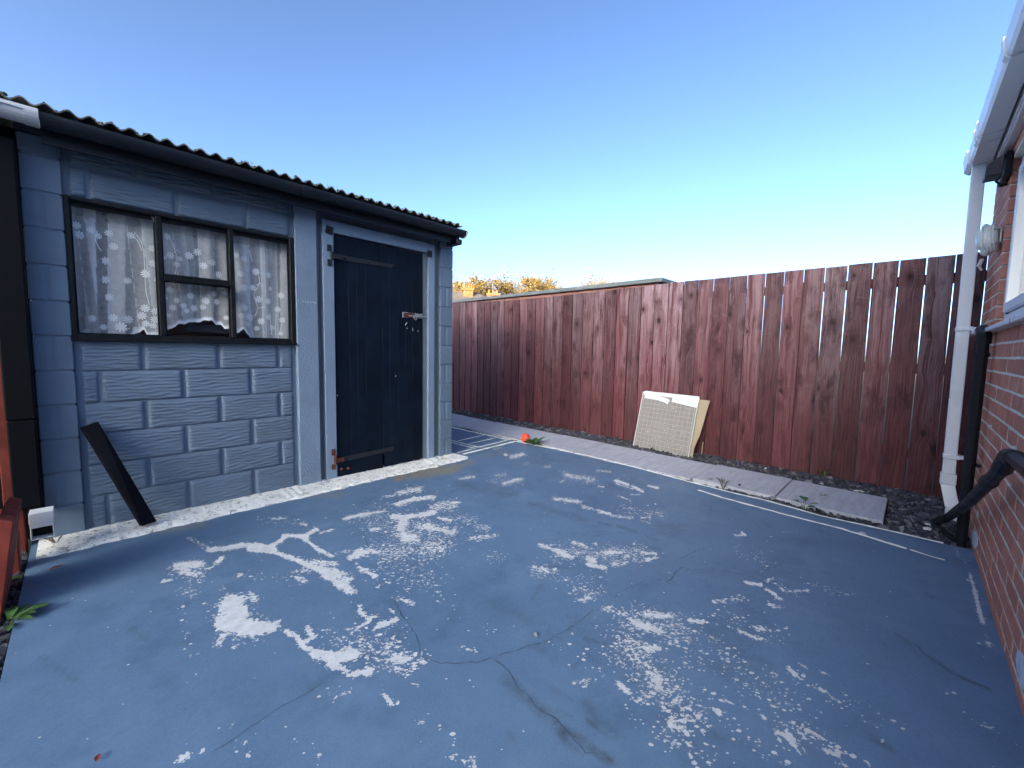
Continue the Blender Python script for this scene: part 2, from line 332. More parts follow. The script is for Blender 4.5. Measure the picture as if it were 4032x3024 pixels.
def net_material():
    t = NT('net_curtain'); fold = t.n('Attribute', dict(attribute_name='fold')).outputs['Fac']
    v = t.coords('Object'); a = t.math('ADD', t.ramp(fold, 0, 1, 0.26, 0.84), t.ramp(t.noise(v, 40, 3), 0.3, 0.7, -0.06, 0.06))
    tr = t.n('BsdfTransparent'); d = t.n('BsdfDiffuse'); t.set(d.inputs[0], (0.90,0.90,0.92,1)); tl = t.n('BsdfTranslucent'); t.set(tl.inputs[0], (0.7,0.71,0.74,1))
    cl = t.n('MixShader', i0=0.10, i1=d.outputs[0], i2=tl.outputs[0]); mx = t.n('MixShader', i0=a, i1=tr.outputs[0], i2=cl.outputs[0]); t.t.links.new(mx.outputs[0], t.out.inputs[0]); return t.m
M_net = net_material()
M_lace = plain('white_lace', (0.95,0.95,0.96), 0.8, 0.05, 30, 0.3, 200)
M_tileback = plain('tile_back', (0.235,0.212,0.20), 0.8, 0.10, 12, 0.3, 90, 0, (0.17,0.155,0.14), 0.3)
M_tilerib = plain('tile_back_rib', (0.34,0.315,0.295), 0.8, 0.08, 12, 0.2, 90)
M_card = plain('brown_card', (0.33,0.27,0.185), 0.85, 0.08, 6, 0.3, 60, 0, (0.25,0.2,0.13), 0.3)
M_cardw = plain('white_card', (0.62,0.64,0.65), 0.7, 0.04, 6, 0.15, 60, 0, (0.48,0.48,0.47), 0.3)
M_ink = plain('grey_ink', (0.26,0.28,0.30), 0.7, 0.15, 30, 0.0)
M_inkpale = plain('pale_ink', (0.55,0.58,0.60), 0.7, 0.1, 30, 0.0)
M_ball = plain('orange_red_rubber', (0.62,0.085,0.045), 0.55, 0.12, 8, 0.2, 60, 0, (0.35,0.06,0.04), 0.4)
M_flash = plain('grey_felt_flashing', (0.17,0.19,0.19), 0.8, 0.2, 6, 0.4, 60, 0, (0.08,0.09,0.085), 0.4)
M_pinkbrick = brick_material('pale_brick', (0.36,0.15,0.12), (0.42,0.20,0.16), (0.5,0.38,0.34))
M_chimney = plain('orange_brick', (0.40,0.15,0.065), 0.9, 0.25, 6, 0.3, 20)
M_pot = plain('terracotta', (0.45,0.17,0.06), 0.8, 0.2, 6)
M_rooftile = plain('grey_roof_tiles', (0.12,0.11,0.11), 0.85, 0.3, 3, 0.6, 14)
M_render = plain('pale_render', (0.45,0.38,0.30), 0.9, 0.1, 3)
M_stone_pale = plain('pale_stone', (0.50,0.49,0.46), 0.8, 0.2, 20, 0.5, 60)
M_stone_grey = plain('grey_stone', (0.22,0.23,0.25), 0.8, 0.25, 20, 0.5, 60)
M_white = plain('white_enamel', (0.68,0.68,0.64), 0.4, 0.06, 10, 0.05, 40, 0, (0.45,0.42,0.36), 0.5)
M_lens = plain('frosted_lens', (0.55,0.58,0.62), 0.15, 0.05, 10, 0.0)
M_efflor = plain('lime_splash', (0.55,0.56,0.60), 0.9, 0.2, 20, 0.3, 60)
# ================================================================== SETTING
def plane(name, x0, x1, y0, y1, z, mat):
    o = link(name, MB().add([(x0,y0,z),(x1,y0,z),(x1,y1,z),(x0,y1,z)], [(0,1,2,3)]).mesh(name, mat)); return struct(o)
plane('ground', -700, 700, -700, 700, -0.12, M_earth)

# ---- the painted yard: a fine sheet that carries where the paint has flaked
EDGE = [(-0.60,3.36),(-0.31,3.36),(-0.175,3.345),(0.03,3.345),(0.37,3.33),(0.70,3.38),(0.92,3.385),(1.13,3.395),(1.76,3.465),(2.08,3.475),(2.68,3.455),(3.2,3.42),(3.3,3.41),(4.3,3.39),(12,3.39)]
def xedge(y): return float(np.interp(y, [e[0] for e in EDGE], [e[1] for e in EDGE]))
Z1, Z2, Z3, Z4, Z5, Z6 = (600,1850), (1706,1750), (2812,1850), (600,2500), (1706,2450), (2812,2450)
wear_marks = []      # (x1,y1,x2,y2,half width,strength) in half-size zooms of the photo, moved to the ground below
def wm(o, pts, r, s):
    if len(pts) == 1: pts = pts*2
    for a, b in zip(pts[:-1], pts[1:]): wear_marks.append((o[0]+a[0]*.5, o[1]+a[1]*.5, o[0]+b[0]*.5, o[1]+b[1]*.5, r*.5, s))
for o, pts, r, s in [
 (Z1,[(620,1010),(680,1060)],45,.95),(Z1,[(600,1080),(700,1130)],66,1.0),(Z1,[(560,1220),(760,1230)],70,1.05),(Z1,[(760,1260),(930,1240)],55,1.05),(Z1,[(960,1210),(1010,1185)],12,.9),
 (Z1,[(560,1310),(520,1370)],28,.8),(Z1,[(600,1150),(750,1250)],150,.48),(Z1,[(560,1000),(800,1010)],60,.38),
 (Z1,[(440,628),(560,620),(700,590),(830,595),(950,620)],26,.95),(Z1,[(760,630),(950,640),(1080,690),(1200,740),(1330,790)],26,.85),(Z1,[(1330,770),(1400,840),(1480,900),(1560,950)],46,.75),
 (Z1,[(1150,715),(1440,740)],30,.62),(Z1,[(1440,800),(1540,860)],50,.66),(Z1,[(290,535),(370,580),(440,610)],18,.62),(Z1,[(550,690),(500,735)],24,.85),
 (Z1,[(1040,520),(1160,520),(1210,540)],26,.95),(Z1,[(1200,520),(1290,470)],20,.85),(Z1,[(1200,550),(1260,590),(1330,640),(1410,680)],18,.8),(Z1,[(950,590),(1040,540)],20,.8),
 (Z1,[(200,750),(380,740)],42,.75),(Z1,[(220,800),(350,820)],28,.66),(Z1,[(400,790),(490,760)],6,.9),(Z1,[(60,890),(150,860)],18,.5),(Z1,[(180,780),(380,840)],80,.34),
 (Z1,[(1120,800),(1220,790)],28,.6),(Z1,[(1140,850),(1200,880)],30,.45),(Z1,[(690,830)],20,.75),(Z1,[(700,840),(1100,860)],60,.2),
 (Z1,[(1560,690),(1640,650)],33,.85),(Z1,[(1640,650),(1750,640)],38,.5),(Z1,[(1630,770),(1760,840)],26,.72),(Z1,[(1610,740)],16,.8),(Z1,[(1780,910),(1910,880)],7,.85),(Z1,[(1440,660),(1650,620)],18,.55),
 (Z1,[(1510,385),(1700,345)],20,.8),(Z1,[(1700,345),(1820,325)],9,.8),(Z1,[(1320,500),(1420,470)],10,.75),(Z1,[(1720,470),(1800,460)],18,.7),
 (Z1,[(1900,370),(2020,370),(2210,340)],26,.88),(Z1,[(1980,400),(1950,460)],34,.88),(Z1,[(1940,270),(2060,230),(2210,215)],30,.78),(Z1,[(1950,180),(2100,150)],38,.5),(Z1,[(1820,210),(1900,200)],18,.55),
 (Z1,[(2000,540),(2060,540)],60,.5),(Z1,[(2120,450),(2180,440)],50,.5),(Z1,[(1750,400),(2211,500)],190,.30),(Z1,[(1800,640),(2211,640)],110,.36),(Z1,[(1850,800),(2150,850)],160,.24),
 (Z1,[(1060,1275),(1130,1310),(1180,1380),(1270,1430)],28,.98),(Z1,[(1300,1450),(1440,1480),(1570,1450)],56,.92),(Z1,[(1400,1530),(1500,1570)],38,.88),(Z1,[(1560,1610),(1710,1590)],38,.95),(Z1,[(1220,1240),(1250,1300)],27,.9),(Z1,[(1200,1350),(1300,1300)],14,.9),
 (Z1,[(1630,1070),(1640,1120),(1720,1180)],24,.75),(Z1,[(1700,1180),(1780,1140)],24,.62),(Z1,[(1800,1220),(1910,1180)],34,.9),(Z1,[(1530,1265),(1690,1205)],11,.9),(Z1,[(1390,1250)],28,.65),(Z1,[(1320,1252)],15,.8),(Z1,[(1880,1110)],26,.66),(Z1,[(1760,1250)],20,.6),
 (Z1,[(1500,1330),(1900,1350)],140,.34),(Z1,[(1900,1490),(1990,1490)],36,.92),(Z1,[(2040,1450),(2110,1445)],11,.92),(Z1,[(1880,1560),(2000,1590)],56,.52),(Z1,[(2130,1510)],28,.85),(Z1,[(1700,1500),(2100,1500)],120,.30),
 (Z1,[(1930,1010),(2050,1050)],24,.62),(Z1,[(230,1080)],18,.95),(Z1,[(245,1130)],12,.92),(Z1,[(250,960),(350,1000)],60,.27),(Z1,[(560,940)],26,.66),(Z1,[(780,990),(830,1030)],45,.4),(Z1,[(260,1200),(300,1450)],50,.2),
 (Z1,[(850,400),(1200,420)],40,.25),(Z1,[(950,385),(1050,380)],14,.5),(Z1,[(1170,420),(1210,435)],10,.8),(Z1,[(1085,1015)],9,.9),(Z1,[(0,560),(2211,560)],0,0),
 (Z2,[(0,500),(150,470)],55,.55),(Z2,[(40,575),(140,600)],14,.85),(Z2,[(0,660),(150,690)],40,.58),(Z2,[(100,590),(300,590)],60,.3),(Z2,[(350,655),(430,660)],36,.42),(Z2,[(300,740),(480,720)],34,.55),(Z2,[(0,800),(150,800)],60,.27),(Z2,[(170,455),(210,455)],12,.7),
 (Z2,[(490,240),(560,240)],18,.55),(Z2,[(560,310),(690,270)],22,.5),(Z2,[(480,280),(690,290)],50,.25),(Z2,[(210,270),(320,255)],20,.45),(Z2,[(620,100),(700,80)],28,.5),(Z2,[(570,80)],16,.85),(Z2,[(480,40),(540,25)],14,.55),(Z2,[(740,150)],30,.3),
 (Z2,[(1050,240),(1250,280)],40,.42),(Z2,[(1045,240),(1065,243)],10,.8),(Z2,[(1000,295),(1030,285)],10,.8),(Z2,[(880,180),(920,175)],14,.6),(Z2,[(1290,205),(1400,215)],14,.62),(Z2,[(1435,285),(1530,318)],16,.95),(Z2,[(1440,310),(1570,350)],7,.9),(Z2,[(1570,330),(1650,370)],18,.85),(Z2,[(1690,325),(1770,342)],14,.95),(Z2,[(1305,330),(1340,335)],12,.85),(Z2,[(1460,405),(1550,440)],5,.85),(Z2,[(1560,395),(1620,395)],14,.5),
 (Z2,[(960,430),(1160,450)],24,.5),(Z2,[(1190,490),(1330,530)],22,.46),(Z2,[(1320,538),(1390,545)],12,.85),(Z2,[(1400,560),(1560,580)],16,.62),(Z2,[(1640,580),(1700,572)],7,.92),(Z2,[(1640,600),(1700,615)],8,.92),(Z2,[(1702,560),(1712,600)],7,.9),(Z2,[(1500,500),(1800,560)],55,.26),(Z2,[(1550,505)],14,.7),(Z2,[(1750,470)],12,.7),
 (Z2,[(840,790),(960,830),(1090,890)],24,.68),(Z2,[(1100,770),(1200,800)],24,.62),(Z2,[(1000,850),(1650,870)],100,.36),(Z2,[(1360,850),(1480,850)],15,.8),(Z2,[(1640,850),(1760,862)],12,.92),(Z2,[(1690,905),(1760,890)],17,.9),(Z2,[(1640,915),(1700,918)],10,.7),(Z2,[(1220,900),(1270,920)],24,.8),(Z2,[(1220,945),(1350,970)],20,.85),(Z2,[(1420,935),(1500,940)],34,.55),(Z2,[(1360,1005)],12,.8),
 (Z2,[(810,970),(900,1000)],38,.55),(Z2,[(960,985)],14,.85),(Z2,[(800,1000),(1300,1100)],85,.22),(Z2,[(1140,1225),(1250,1210)],26,.75),(Z2,[(1120,1160),(1300,1180)],50,.33),(Z2,[(880,540)],9,.95),
 (Z2,[(1350,1290),(1500,1330)],33,.46),(Z2,[(1600,1400),(2000,1500)],170,.35),(Z2,[(1600,1410),(1780,1470)],33,.92),(Z2,[(1680,1340),(1880,1350)],38,.5),(Z2,[(2020,1385),(2110,1400)],26,.8),(Z2,[(2100,1480)],16,.9),(Z2,[(2100,1330)],16,.6),
 (Z2,[(1860,1565),(1960,1540)],11,.85),(Z2,[(1850,1590)],14,.7),(Z2,[(1680,1610),(1770,1600)],24,.9),(Z2,[(430,1440)],85,.22),(Z2,[(250,1620),(330,1630)],45,.33),(Z2,[(0,1130),(60,1200)],70,.18),(Z2,[(430,890),(520,890)],50,.28),(Z2,[(160,1280)],30,.25),
 (Z5,[(1500,180),(2000,700)],190,.38),(Z5,[(1465,490),(1540,560)],33,.9),(Z5,[(1610,620),(1680,580)],36,.75),(Z5,[(1740,420),(1780,500)],32,.82),(Z5,[(1690,205),(1750,205)],24,.9),(Z5,[(1820,680)],38,.7),(Z5,[(1850,780),(1940,830)],48,.82),(Z5,[(1870,970),(1920,960)],42,.64),(Z5,[(1970,750),(2010,950),(2030,1110)],9,.85),(Z5,[(1985,210),(1985,330)],10,.85),(Z5,[(1940,550)],28,.75),(Z5,[(2050,650),(2150,700)],18,.55),(Z5,[(2110,850)],24,.88),(Z5,[(1800,900),(2200,1100)],140,.27),
 (Z5,[(1190,250)],14,.95),(Z5,[(1120,470),(1260,465)],34,.4),(Z5,[(1380,345)],12,.8),(Z5,[(1000,150),(1400,400)],140,.13),(Z5,[(25,820)],28,.95),(Z5,[(165,940)],17,.95),(Z5,[(175,1010)],12,.9),(Z5,[(225,995)],10,.9),(Z5,[(300,1060)],18,.9),(Z5,[(150,1050),(330,1130)],45,.42),(Z5,[(1540,890)],12,.8),(Z5,[(1770,1030),(1830,1090)],20,.66),(Z5,[(1500,700),(1800,900)],60,.2),
 (Z6,[(0,250),(600,650)],210,.24),(Z6,[(200,70),(320,120)],17,.85),(Z6,[(380,135)],20,.9),(Z6,[(300,30),(420,60)],35,.42),(Z6,[(590,360),(660,430)],20,.85),(Z6,[(680,390),(720,440)],11,.75),(Z6,[(480,405)],20,.8),(Z6,[(490,455)],18,.75),(Z6,[(660,330),(760,360)],9,.72),(Z6,[(820,380),(910,420)],5,.9),(Z6,[(750,475),(890,560)],8,.82),(Z6,[(910,590),(1010,640)],6,.9),(Z6,[(60,610),(130,635)],24,.85),(Z6,[(0,690),(50,720)],34,.75),(Z6,[(390,745)],24,.88),(Z6,[(380,820)],20,.8),(Z6,[(500,870),(590,890),(640,960)],27,.95),(Z6,[(510,935)],24,.66),(Z6,[(640,1010),(700,1020)],24,.75),(Z6,[(600,800),(1000,1050)],105,.32),(Z6,[(720,840),(850,910)],11,.75),(Z6,[(880,1020),(1000,1040)],36,.55),(Z6,[(950,1110),(1050,1140)],12,.8),(Z6,[(1180,1090),(1240,1110)],14,.7),(Z6,[(1300,850),(1350,990)],14,.45),(Z6,[(1830,550)],28,.45),(Z6,[(1870,550),(1920,590)],8,.85),(Z6,[(2000,740),(2211,850)],28,.4),(Z6,[(1710,1085)],12,.8),(Z6,[(1725,640)],10,.8),(Z6,[(0,800),(600,1100)],130,.22),(Z6,[(700,500),(1400,800)],130,.14),(Z6,[(410,630),(450,570)],5,.85),(Z6,[(520,690)],18,.8),(Z6,[(230,655)],16,.8),
 (Z3,[(170,520),(240,510)],10,.95),(Z3,[(215,490),(245,515)],8,.92),(Z3,[(240,885),(370,905)],16,.95),(Z3,[(400,885),(450,860)],17,.75),(Z3,[(410,940),(480,980)],15,.85),(Z3,[(480,1000),(540,1020)],9,.85),(Z3,[(610,955),(740,950)],10,.95),(Z3,[(650,985)],8,.8),(Z3,[(0,1030),(230,1010)],28,.52),(Z3,[(430,1050),(520,1090)],24,.52),(Z3,[(760,910),(1080,970)],45,.24),(Z3,[(220,640),(400,760)],80,.17),(Z3,[(520,495),(650,480)],4,.66),(Z3,[(1150,495),(1185,500)],11,1.0),(Z3,[(0,1150),(500,1300)],110,.2),(Z3,[(500,900),(560,950)],30,.3),
 (Z4,[(225,960),(285,955)],27,.98),(Z4,[(350,950),(410,895)],8,.95),(Z4,[(690,890),(735,860)],18,.98),(Z4,[(640,830)],17,.8),(Z4,[(750,872)],11,.9),(Z4,[(775,910),(735,955)],13,.62),(Z4,[(595,665)],11,.85),(Z4,[(615,722)],13,.85),(Z4,[(530,612)],11,.9),(Z4,[(1835,500),(1880,545),(1940,540)],17,.95),(Z4,[(1705,600)],17,1.0),(Z4,[(1765,595)],10,.95),(Z4,[(1800,390),(1830,475)],13,.62),(Z4,[(2050,385),(2095,385)],17,.75),(Z4,[(1350,450),(1500,460)],55,.3),(Z4,[(1425,490),(1480,490)],16,.55),(Z4,[(2075,680),(2140,690)],23,.72),(Z4,[(1080,840),(1170,815)],14,.6),(Z4,[(1230,900),(1320,1000)],60,.2),(Z4,[(1145,1010)],13,.75),(Z4,[(760,1020)],26,.35),(Z4,[(415,285)],11,.9),(Z4,[(362,305)],9,.85),(Z4,[(850,720)],50,.2),(Z4,[(670,85),(630,100)],9,.75),(Z4,[(295,160)],9,.8),(Z4,[(890,475)],7,.9),(Z4,[(200,1000),(280,1040)],40,.3)]:
    wm(o, pts, r, (s*(.84 if o is Z5 else .86 if o is Z2 and pts[0][1] < 640 and r < 45 else 1) if s > .5 else s*1.25))
for a, b, s in [((3818,2262),(3838,2330),.74),((3838,2330),(3856,2392),.86),((3852,2400),(3868,2450),.92),((3870,2490),(3880,2510),.8),((3876,2520),(3902,2546),.82),((3812,2205),(3826,2240),.45),((3764,2162),(3782,2190),.5)]:
    wear_marks.append((*a, *b, 9, s))
stain_marks = []
for o, pts, r, s in [
 (Z5,[(560,450),(720,580),(880,720)],45,.7),(Z5,[(940,760),(1010,870),(1060,960),(1140,1020)],28,.95),(Z5,[(1030,830),(1200,950),(1400,1100)],34,1.0),(Z5,[(930,520),(1090,610)],26,.6),(Z5,[(1200,640),(1330,780),(1440,880)],38,.6),(Z5,[(1200,770),(1370,880)],9,.8),(Z5,[(980,700),(1080,760)],16,.7),(Z5,[(780,180),(1000,300)],40,.4),(Z5,[(1200,260),(1300,310)],24,.6),(Z5,[(1190,120),(1370,190)],18,.6),(Z5,[(1100,360),(1160,300)],8,.8),(Z5,[(1520,440),(1600,470)],24,.6),(Z5,[(560,870),(640,910)],20,.55),(Z5,[(800,105)],16,.9),(Z5,[(890,105)],10,.7),(Z5,[(900,70),(1000,130)],18,.5),(Z5,[(1300,100),(1800,420)],120,.25),
 (Z2,[(450,1250),(800,1400)],60,.28),(Z2,[(200,320),(650,400)],35,.45),(Z2,[(780,470),(1200,600)],30,.5),(Z2,[(1300,610),(1400,640)],8,.9),(Z2,[(1450,640),(1600,690)],14,.6),(Z2,[(780,1220),(860,1090)],8,.7),(Z2,[(1900,650),(2000,640)],30,.35),(Z2,[(1700,810),(1800,830)],9,.6),(Z2,[(900,950),(1050,980)],24,.5),
 (Z6,[(640,800),(850,910)],24,.8),(Z6,[(1220,900),(1400,1000)],22,.8),(Z6,[(0,880),(250,980)],45,.5),(Z6,[(1600,880)],10,.8),(Z6,[(1700,880)],10,.8),(Z6,[(1850,1000)],10,.8),(Z6,[(1700,280),(1960,440),(2180,530)],12,.8),(Z6,[(1300,350)],24,.5),(Z6,[(0,350),(400,500)],60,.3),
 (Z3,[(1660,970),(1740,1010)],18,.7),(Z3,[(2200,1150)],40,.7),(Z3,[(1080,850)],12,.6),(Z3,[(1440,1300),(1560,1380)],12,.6),(Z3,[(1900,700),(2100,1000)],24,.4),
 (Z4,[(1210,410),(1240,470)],16,.6),(Z4,[(2000,140)],9,.9),((0,2200),[(1030,560),(1130,620)],26,.7)]:
    if len(pts) == 1: pts = pts*2
    for a, b in zip(pts[:-1], pts[1:]): stain_marks.append((o[0]+a[0]*.5, o[1]+a[1]*.5, o[0]+b[0]*.5, o[1]+b[1]*.5, r*.5, s))
stain_marks.append((170,2590,300,2680,12,.8))
bare_marks = [(1560,1880,1790,1845,20,1.0),(1640,1862,1720,1850,26,1.0),(1790,1845,1860,1815,14,.6),(620,2090,800,2065,20,.55),(1230,1955,1340,1945,14,.45),(1880,1800,2000,1780,10,.35)]

ux = np.concatenate([np.linspace(-6, -0.23, 12)[:-1], np.arange(-0.22, 3.30, 0.0135), np.linspace(3.30, 3.46, 10)])
uy = np.concatenate([np.linspace(-0.33, -0.31, 2)[:1], np.arange(-0.31, 3.34, 0.0135), np.linspace(3.36, 12, 60)])
NX, NY = len(ux), len(uy)
GX, GY = np.meshgrid(ux, uy)
ed = np.interp(uy, [e[0] for e in EDGE], [e[1] for e in EDGE])[:, None]
wob = 0.004*np.sin(uy*31)[:, None]+0.003*np.sin(uy*77+1)[:, None]
GX = np.where(GX > 3.0, 3.0+(GX-3.0)*(ed+wob-3.0)/0.46, GX)
GX[:, 0:11] = np.where(True, GX[:, 0:11], 0)
GZ = 0.0025*np.sin(GX*2.1+0.4)*np.sin(GY*1.7)+0.0012*np.sin(GX*7+GY*3)-0.0028
V = np.stack([GX.ravel(), GY.ravel(), GZ.ravel()], 1)
d = V-np.array([0, 0, CAMZ]); fx = d@np.array(rt); fy = d@np.array(dn); fz = np.maximum(d@np.array(fwd), 1e-3)
PX = np.where(d@np.array(fwd) > 0.1, 2016+F*fx/fz, -9999); PY = np.where(d@np.array(fwd) > 0.1, 1512+F*fy/fz, -9999)
def vnoise(sc, seed):
    r = np.random.default_rng(seed); T = r.random((256, 256)); u, v = V[:, 0]*sc+500.3, V[:, 1]*sc+500.7
    i, j = np.floor(u).astype(int), np.floor(v).astype(int); a, b = u-i, v-j; a, b = a*a*(3-2*a), b*b*(3-2*b)
    g = lambda p, q: T[p % 256, q % 256]
    return (g(i, j)*(1-a)+g(i+1, j)*a)*(1-b)+(g(i, j+1)*(1-a)+g(i+1, j+1)*a)*b-.5
RAG = vnoise(14, 1)+0.7*vnoise(33, 2)
def field(marks, soft=0.72, asp=1.35):
    out = np.zeros(len(V))
    for x1, y1, x2, y2, r, s in marks:
        if r <= 0: continue
        ay = asp
        dx, dy = x2-x1, (y2-y1)*ay; L = dx*dx+dy*dy+1e-9
        sel = (PX > min(x1, x2)-2.2*r-4) & (PX < max(x1, x2)+2.2*r+4) & (PY > min(y1, y2)-2.2*r-4) & (PY < max(y1, y2)+2.2*r+4)
        px, py = PX[sel]-x1, (PY[sel]-y1)*ay
        t = np.clip((px*dx+py*dy)/L, 0, 1); dist = np.hypot(px-t*dx, py-t*dy)/r+RAG[sel]*0.5
        w = s*np.clip(1-(dist-1+soft)/(2*soft), 0, 1)
        o = out[sel]; out[sel] = np.maximum(o, w)+0.25*np.minimum(o, w)
    return np.clip(out, 0, 1.02)
wear = field(wear_marks)
wear = np.maximum(wear, 0.06)
idx = np.arange(NX*NY).reshape(NY, NX)
FQ = np.stack([idx[:-1,:-1].ravel(), idx[:-1,1:].ravel(), idx[1:,1:].ravel(), idx[1:,:-1].ravel()], 1)
keep = V[:, 0] > -0.235                                   # the slab stops at the slate strip on the left
kf = keep[FQ].all(1) | (V[FQ[:, 0], 1] < -5)
FQ = FQ[kf]
def np_mesh(name, V, FQ, mat, smooth=False):
    me = bpy.data.meshes.new(name); me.vertices.add(len(V)); me.vertices.foreach_set('co', V.ravel())
    k = FQ.shape[1]; me.loops.add(FQ.size); me.loops.foreach_set('vertex_index', FQ.ravel().astype(np.int32))
    me.polygons.add(len(FQ)); me.polygons.foreach_set('loop_start', np.arange(0, FQ.size, k, dtype=np.int32))
    me.polygons.foreach_set('use_smooth', np.full(len(FQ), smooth)); me.update(calc_edges=True)
    if mat: me.materials.append(mat)
    return me
me = np_mesh('yard', V, FQ, M_yard, True)
for nm, arr in (('wear', wear), ('stain', field(stain_marks, 0.9)), ('bare', field(bare_marks, 0.6))):
    at = me.attributes.new(nm, 'FLOAT', 'POINT'); at.data.foreach_set('value', arr.astype(np.float32))
yard = struct(link('yard', me))
# rim of the yard slab down to the bed
rim = MB(); ys = list(np.linspace(-0.31, 6, 80))
for a, b in zip(ys[:-1], ys[1:]):
    xa, xb = xedge(a)+0.004*math.sin(a*31)+0.003*math.sin(a*77+1), xedge(b)+0.004*math.sin(b*31)+0.003*math.sin(b*77+1)
    rim.add([(xa,a,-0.003),(xb,b,-0.003),(xb+0.004,b,-0.07),(xa+0.004,a,-0.07)], [(0,1,2,3)])
rim.add([(-0.222,-0.31,-0.003),(-0.222,3.1,-0.003),(-0.232,3.1,-0.07),(-0.232,-0.31,-0.07)], [(0,1,2,3)])
put('slab_edge', rim, plain('slab_edge_concrete', (0.13,0.16,0.20), 0.8, 0.3, 12, 0.5, 50, 0, (0.05,0.05,0.045), 0.6), yard)
# back part of the yard behind the camera
put('rear_slab', MB().add([(-6,-6,-0.004),(-0.222,-6,-0.004),(-0.222,-0.33,-0.004),(-6,-0.33,-0.004)], [(0,1,2,3)]), M_yard, yard)
put('rear_slab', MB().add([(-0.222,-6,-0.004),(3.36,-6,-0.004),(3.36,-0.335,-0.004),(-0.222,-0.335,-0.004)], [(0,1,2,3)]), M_yard, yard)

def ribbon(pts, w, z, amp=0.002, wvar=0.3, step=0.03, seed=0, min_w=0.0):
    r = random.Random(seed); P = []
    for a, b in zip(pts[:-1], pts[1:]):
        a, b = Vector(a), Vector(b); n = max(1, int((b-a).length/step))
        P += [a.lerp(b, i/n) for i in range(n)]
    P.append(Vector(pts[-1])); mb = MB(); vs = []
    for i, p in enumerate(P):
        t = (P[min(i+1, len(P)-1)]-P[max(i-1, 0)]).normalized(); nrm = Vector((-t.y, t.x))
        q = p+nrm*r.uniform(-amp, amp); ww = max(min_w, w*(1+r.uniform(-wvar, wvar)))
        vs += [(q.x+nrm.x*ww/2, q.y+nrm.y*ww/2, z), (q.x-nrm.x*ww/2, q.y-nrm.y*ww/2, z)]
    return mb.add(vs, [(2*i, 2*i+1, 2*i+3, 2*i+2) for i in range(len(P)-1)])
def G(x, y): p = on_z(x, y); return (p.x, p.y)
zl = 0.0035
for i, (pts, w) in enumerate([
  ([(3.445,1.78),(3.376,1.128),(3.364,0.923),(3.367,0.704),(3.309,0.367),(3.331,0.034),(3.333,-0.19)], 0.012),
  ([(3.233,1.118),(3.19,0.927),(3.162,0.57),(3.151,0.245),(3.085,-0.041)], 0.013),
  ([(3.082,-0.055),(3.065,-0.13),(3.055,-0.185)], 0.008),
  ([(3.405,3.19),(3.442,2.68)], 0.016), ([(3.437,2.08),(3.452,1.76)], 0.013),
  ([(3.372,4.34),(3.40,3.30)], 0.02), ([(2.932,3.654),(3.39,3.694)], 0.014), ([(2.926,3.459),(3.366,3.487)], 0.014), ([(2.898,3.27),(3.359,3.308)], 0.014),
  ([(2.888,3.72),(2.898,3.262)], 0.014), ([(2.822,3.66),(2.836,3.248)], 0.014), ([(2.595,3.152),(3.409,3.205)], 0.018), ([(2.583,3.232),(2.80,3.257)], 0.012)]):
    put('painted_line', ribbon(pts, w*2.0, zl, 0.003, 0.35, 0.04, i), M_line, yard)
def zz(o, pts): return [G(o[0]+x*.5, o[1]+y*.5) for x, y in pts]
for i, (pts, w) in enumerate([
  (zz(Z1, [(1910,1030),(1935,1100),(1990,1180),(2045,1265),(2090,1340),(2112,1390),(2105,1465),(2140,1490),(2211,1500)])+zz(Z5, [(60,322),(200,322),(340,318),(430,290),(560,245),(680,215),(780,180),(900,150),(960,105),(1030,75),(1140,5)])+zz(Z2, [(1180,1370),(1260,1300)]), 0.0045),
  (zz(Z5, [(478,290),(545,340),(600,400),(630,460),(660,520),(740,575),(800,650),(880,720),(980,765),(1040,840),(1110,920),(1170,990),(1200,1030),(1270,1035)]), 0.0042),
  (zz(Z2, [(1420,1220),(1460,1170),(1510,1140),(1620,1100),(1670,1070),(1800,1065)]), 0.0035),
  (zz(Z2, [(1830,1080),(1880,1060),(1900,1010),(1970,965)]), 0.0055), (zz(Z2, [(1970,985),(2090,985),(2211,985)])+zz(Z3, [(0,780),(100,800),(260,835),(380,880)]), 0.0035),
  (zz(Z2, [(1890,925),(1970,885),(2060,845),(2150,815)]), 0.0035), (zz(Z2, [(1280,720),(1400,705),(1500,697),(1610,693)]), 0.003), (zz(Z2, [(1640,705),(1720,745),(1820,757)]), 0.0035),
  (zz(Z6, [(1420,80),(1560,160),(1680,265),(1800,350),(1900,415),(2040,475),(2170,530)]), 0.005), (zz(Z2, [(2180,520),(2190,450)]), 0.0035),
  (zz(Z1, [(1660,470),(1690,600)]), 0.003), (zz(Z4, [(470,920),(700,780),(900,640),(1100,520),(1330,390)]), 0.0025)]):
    put('crack', ribbon([Vector(p) for p in pts], w*0.52, 0.0012, 0.0035, 0.85, 0.018, 40+i), M_crack, yard)

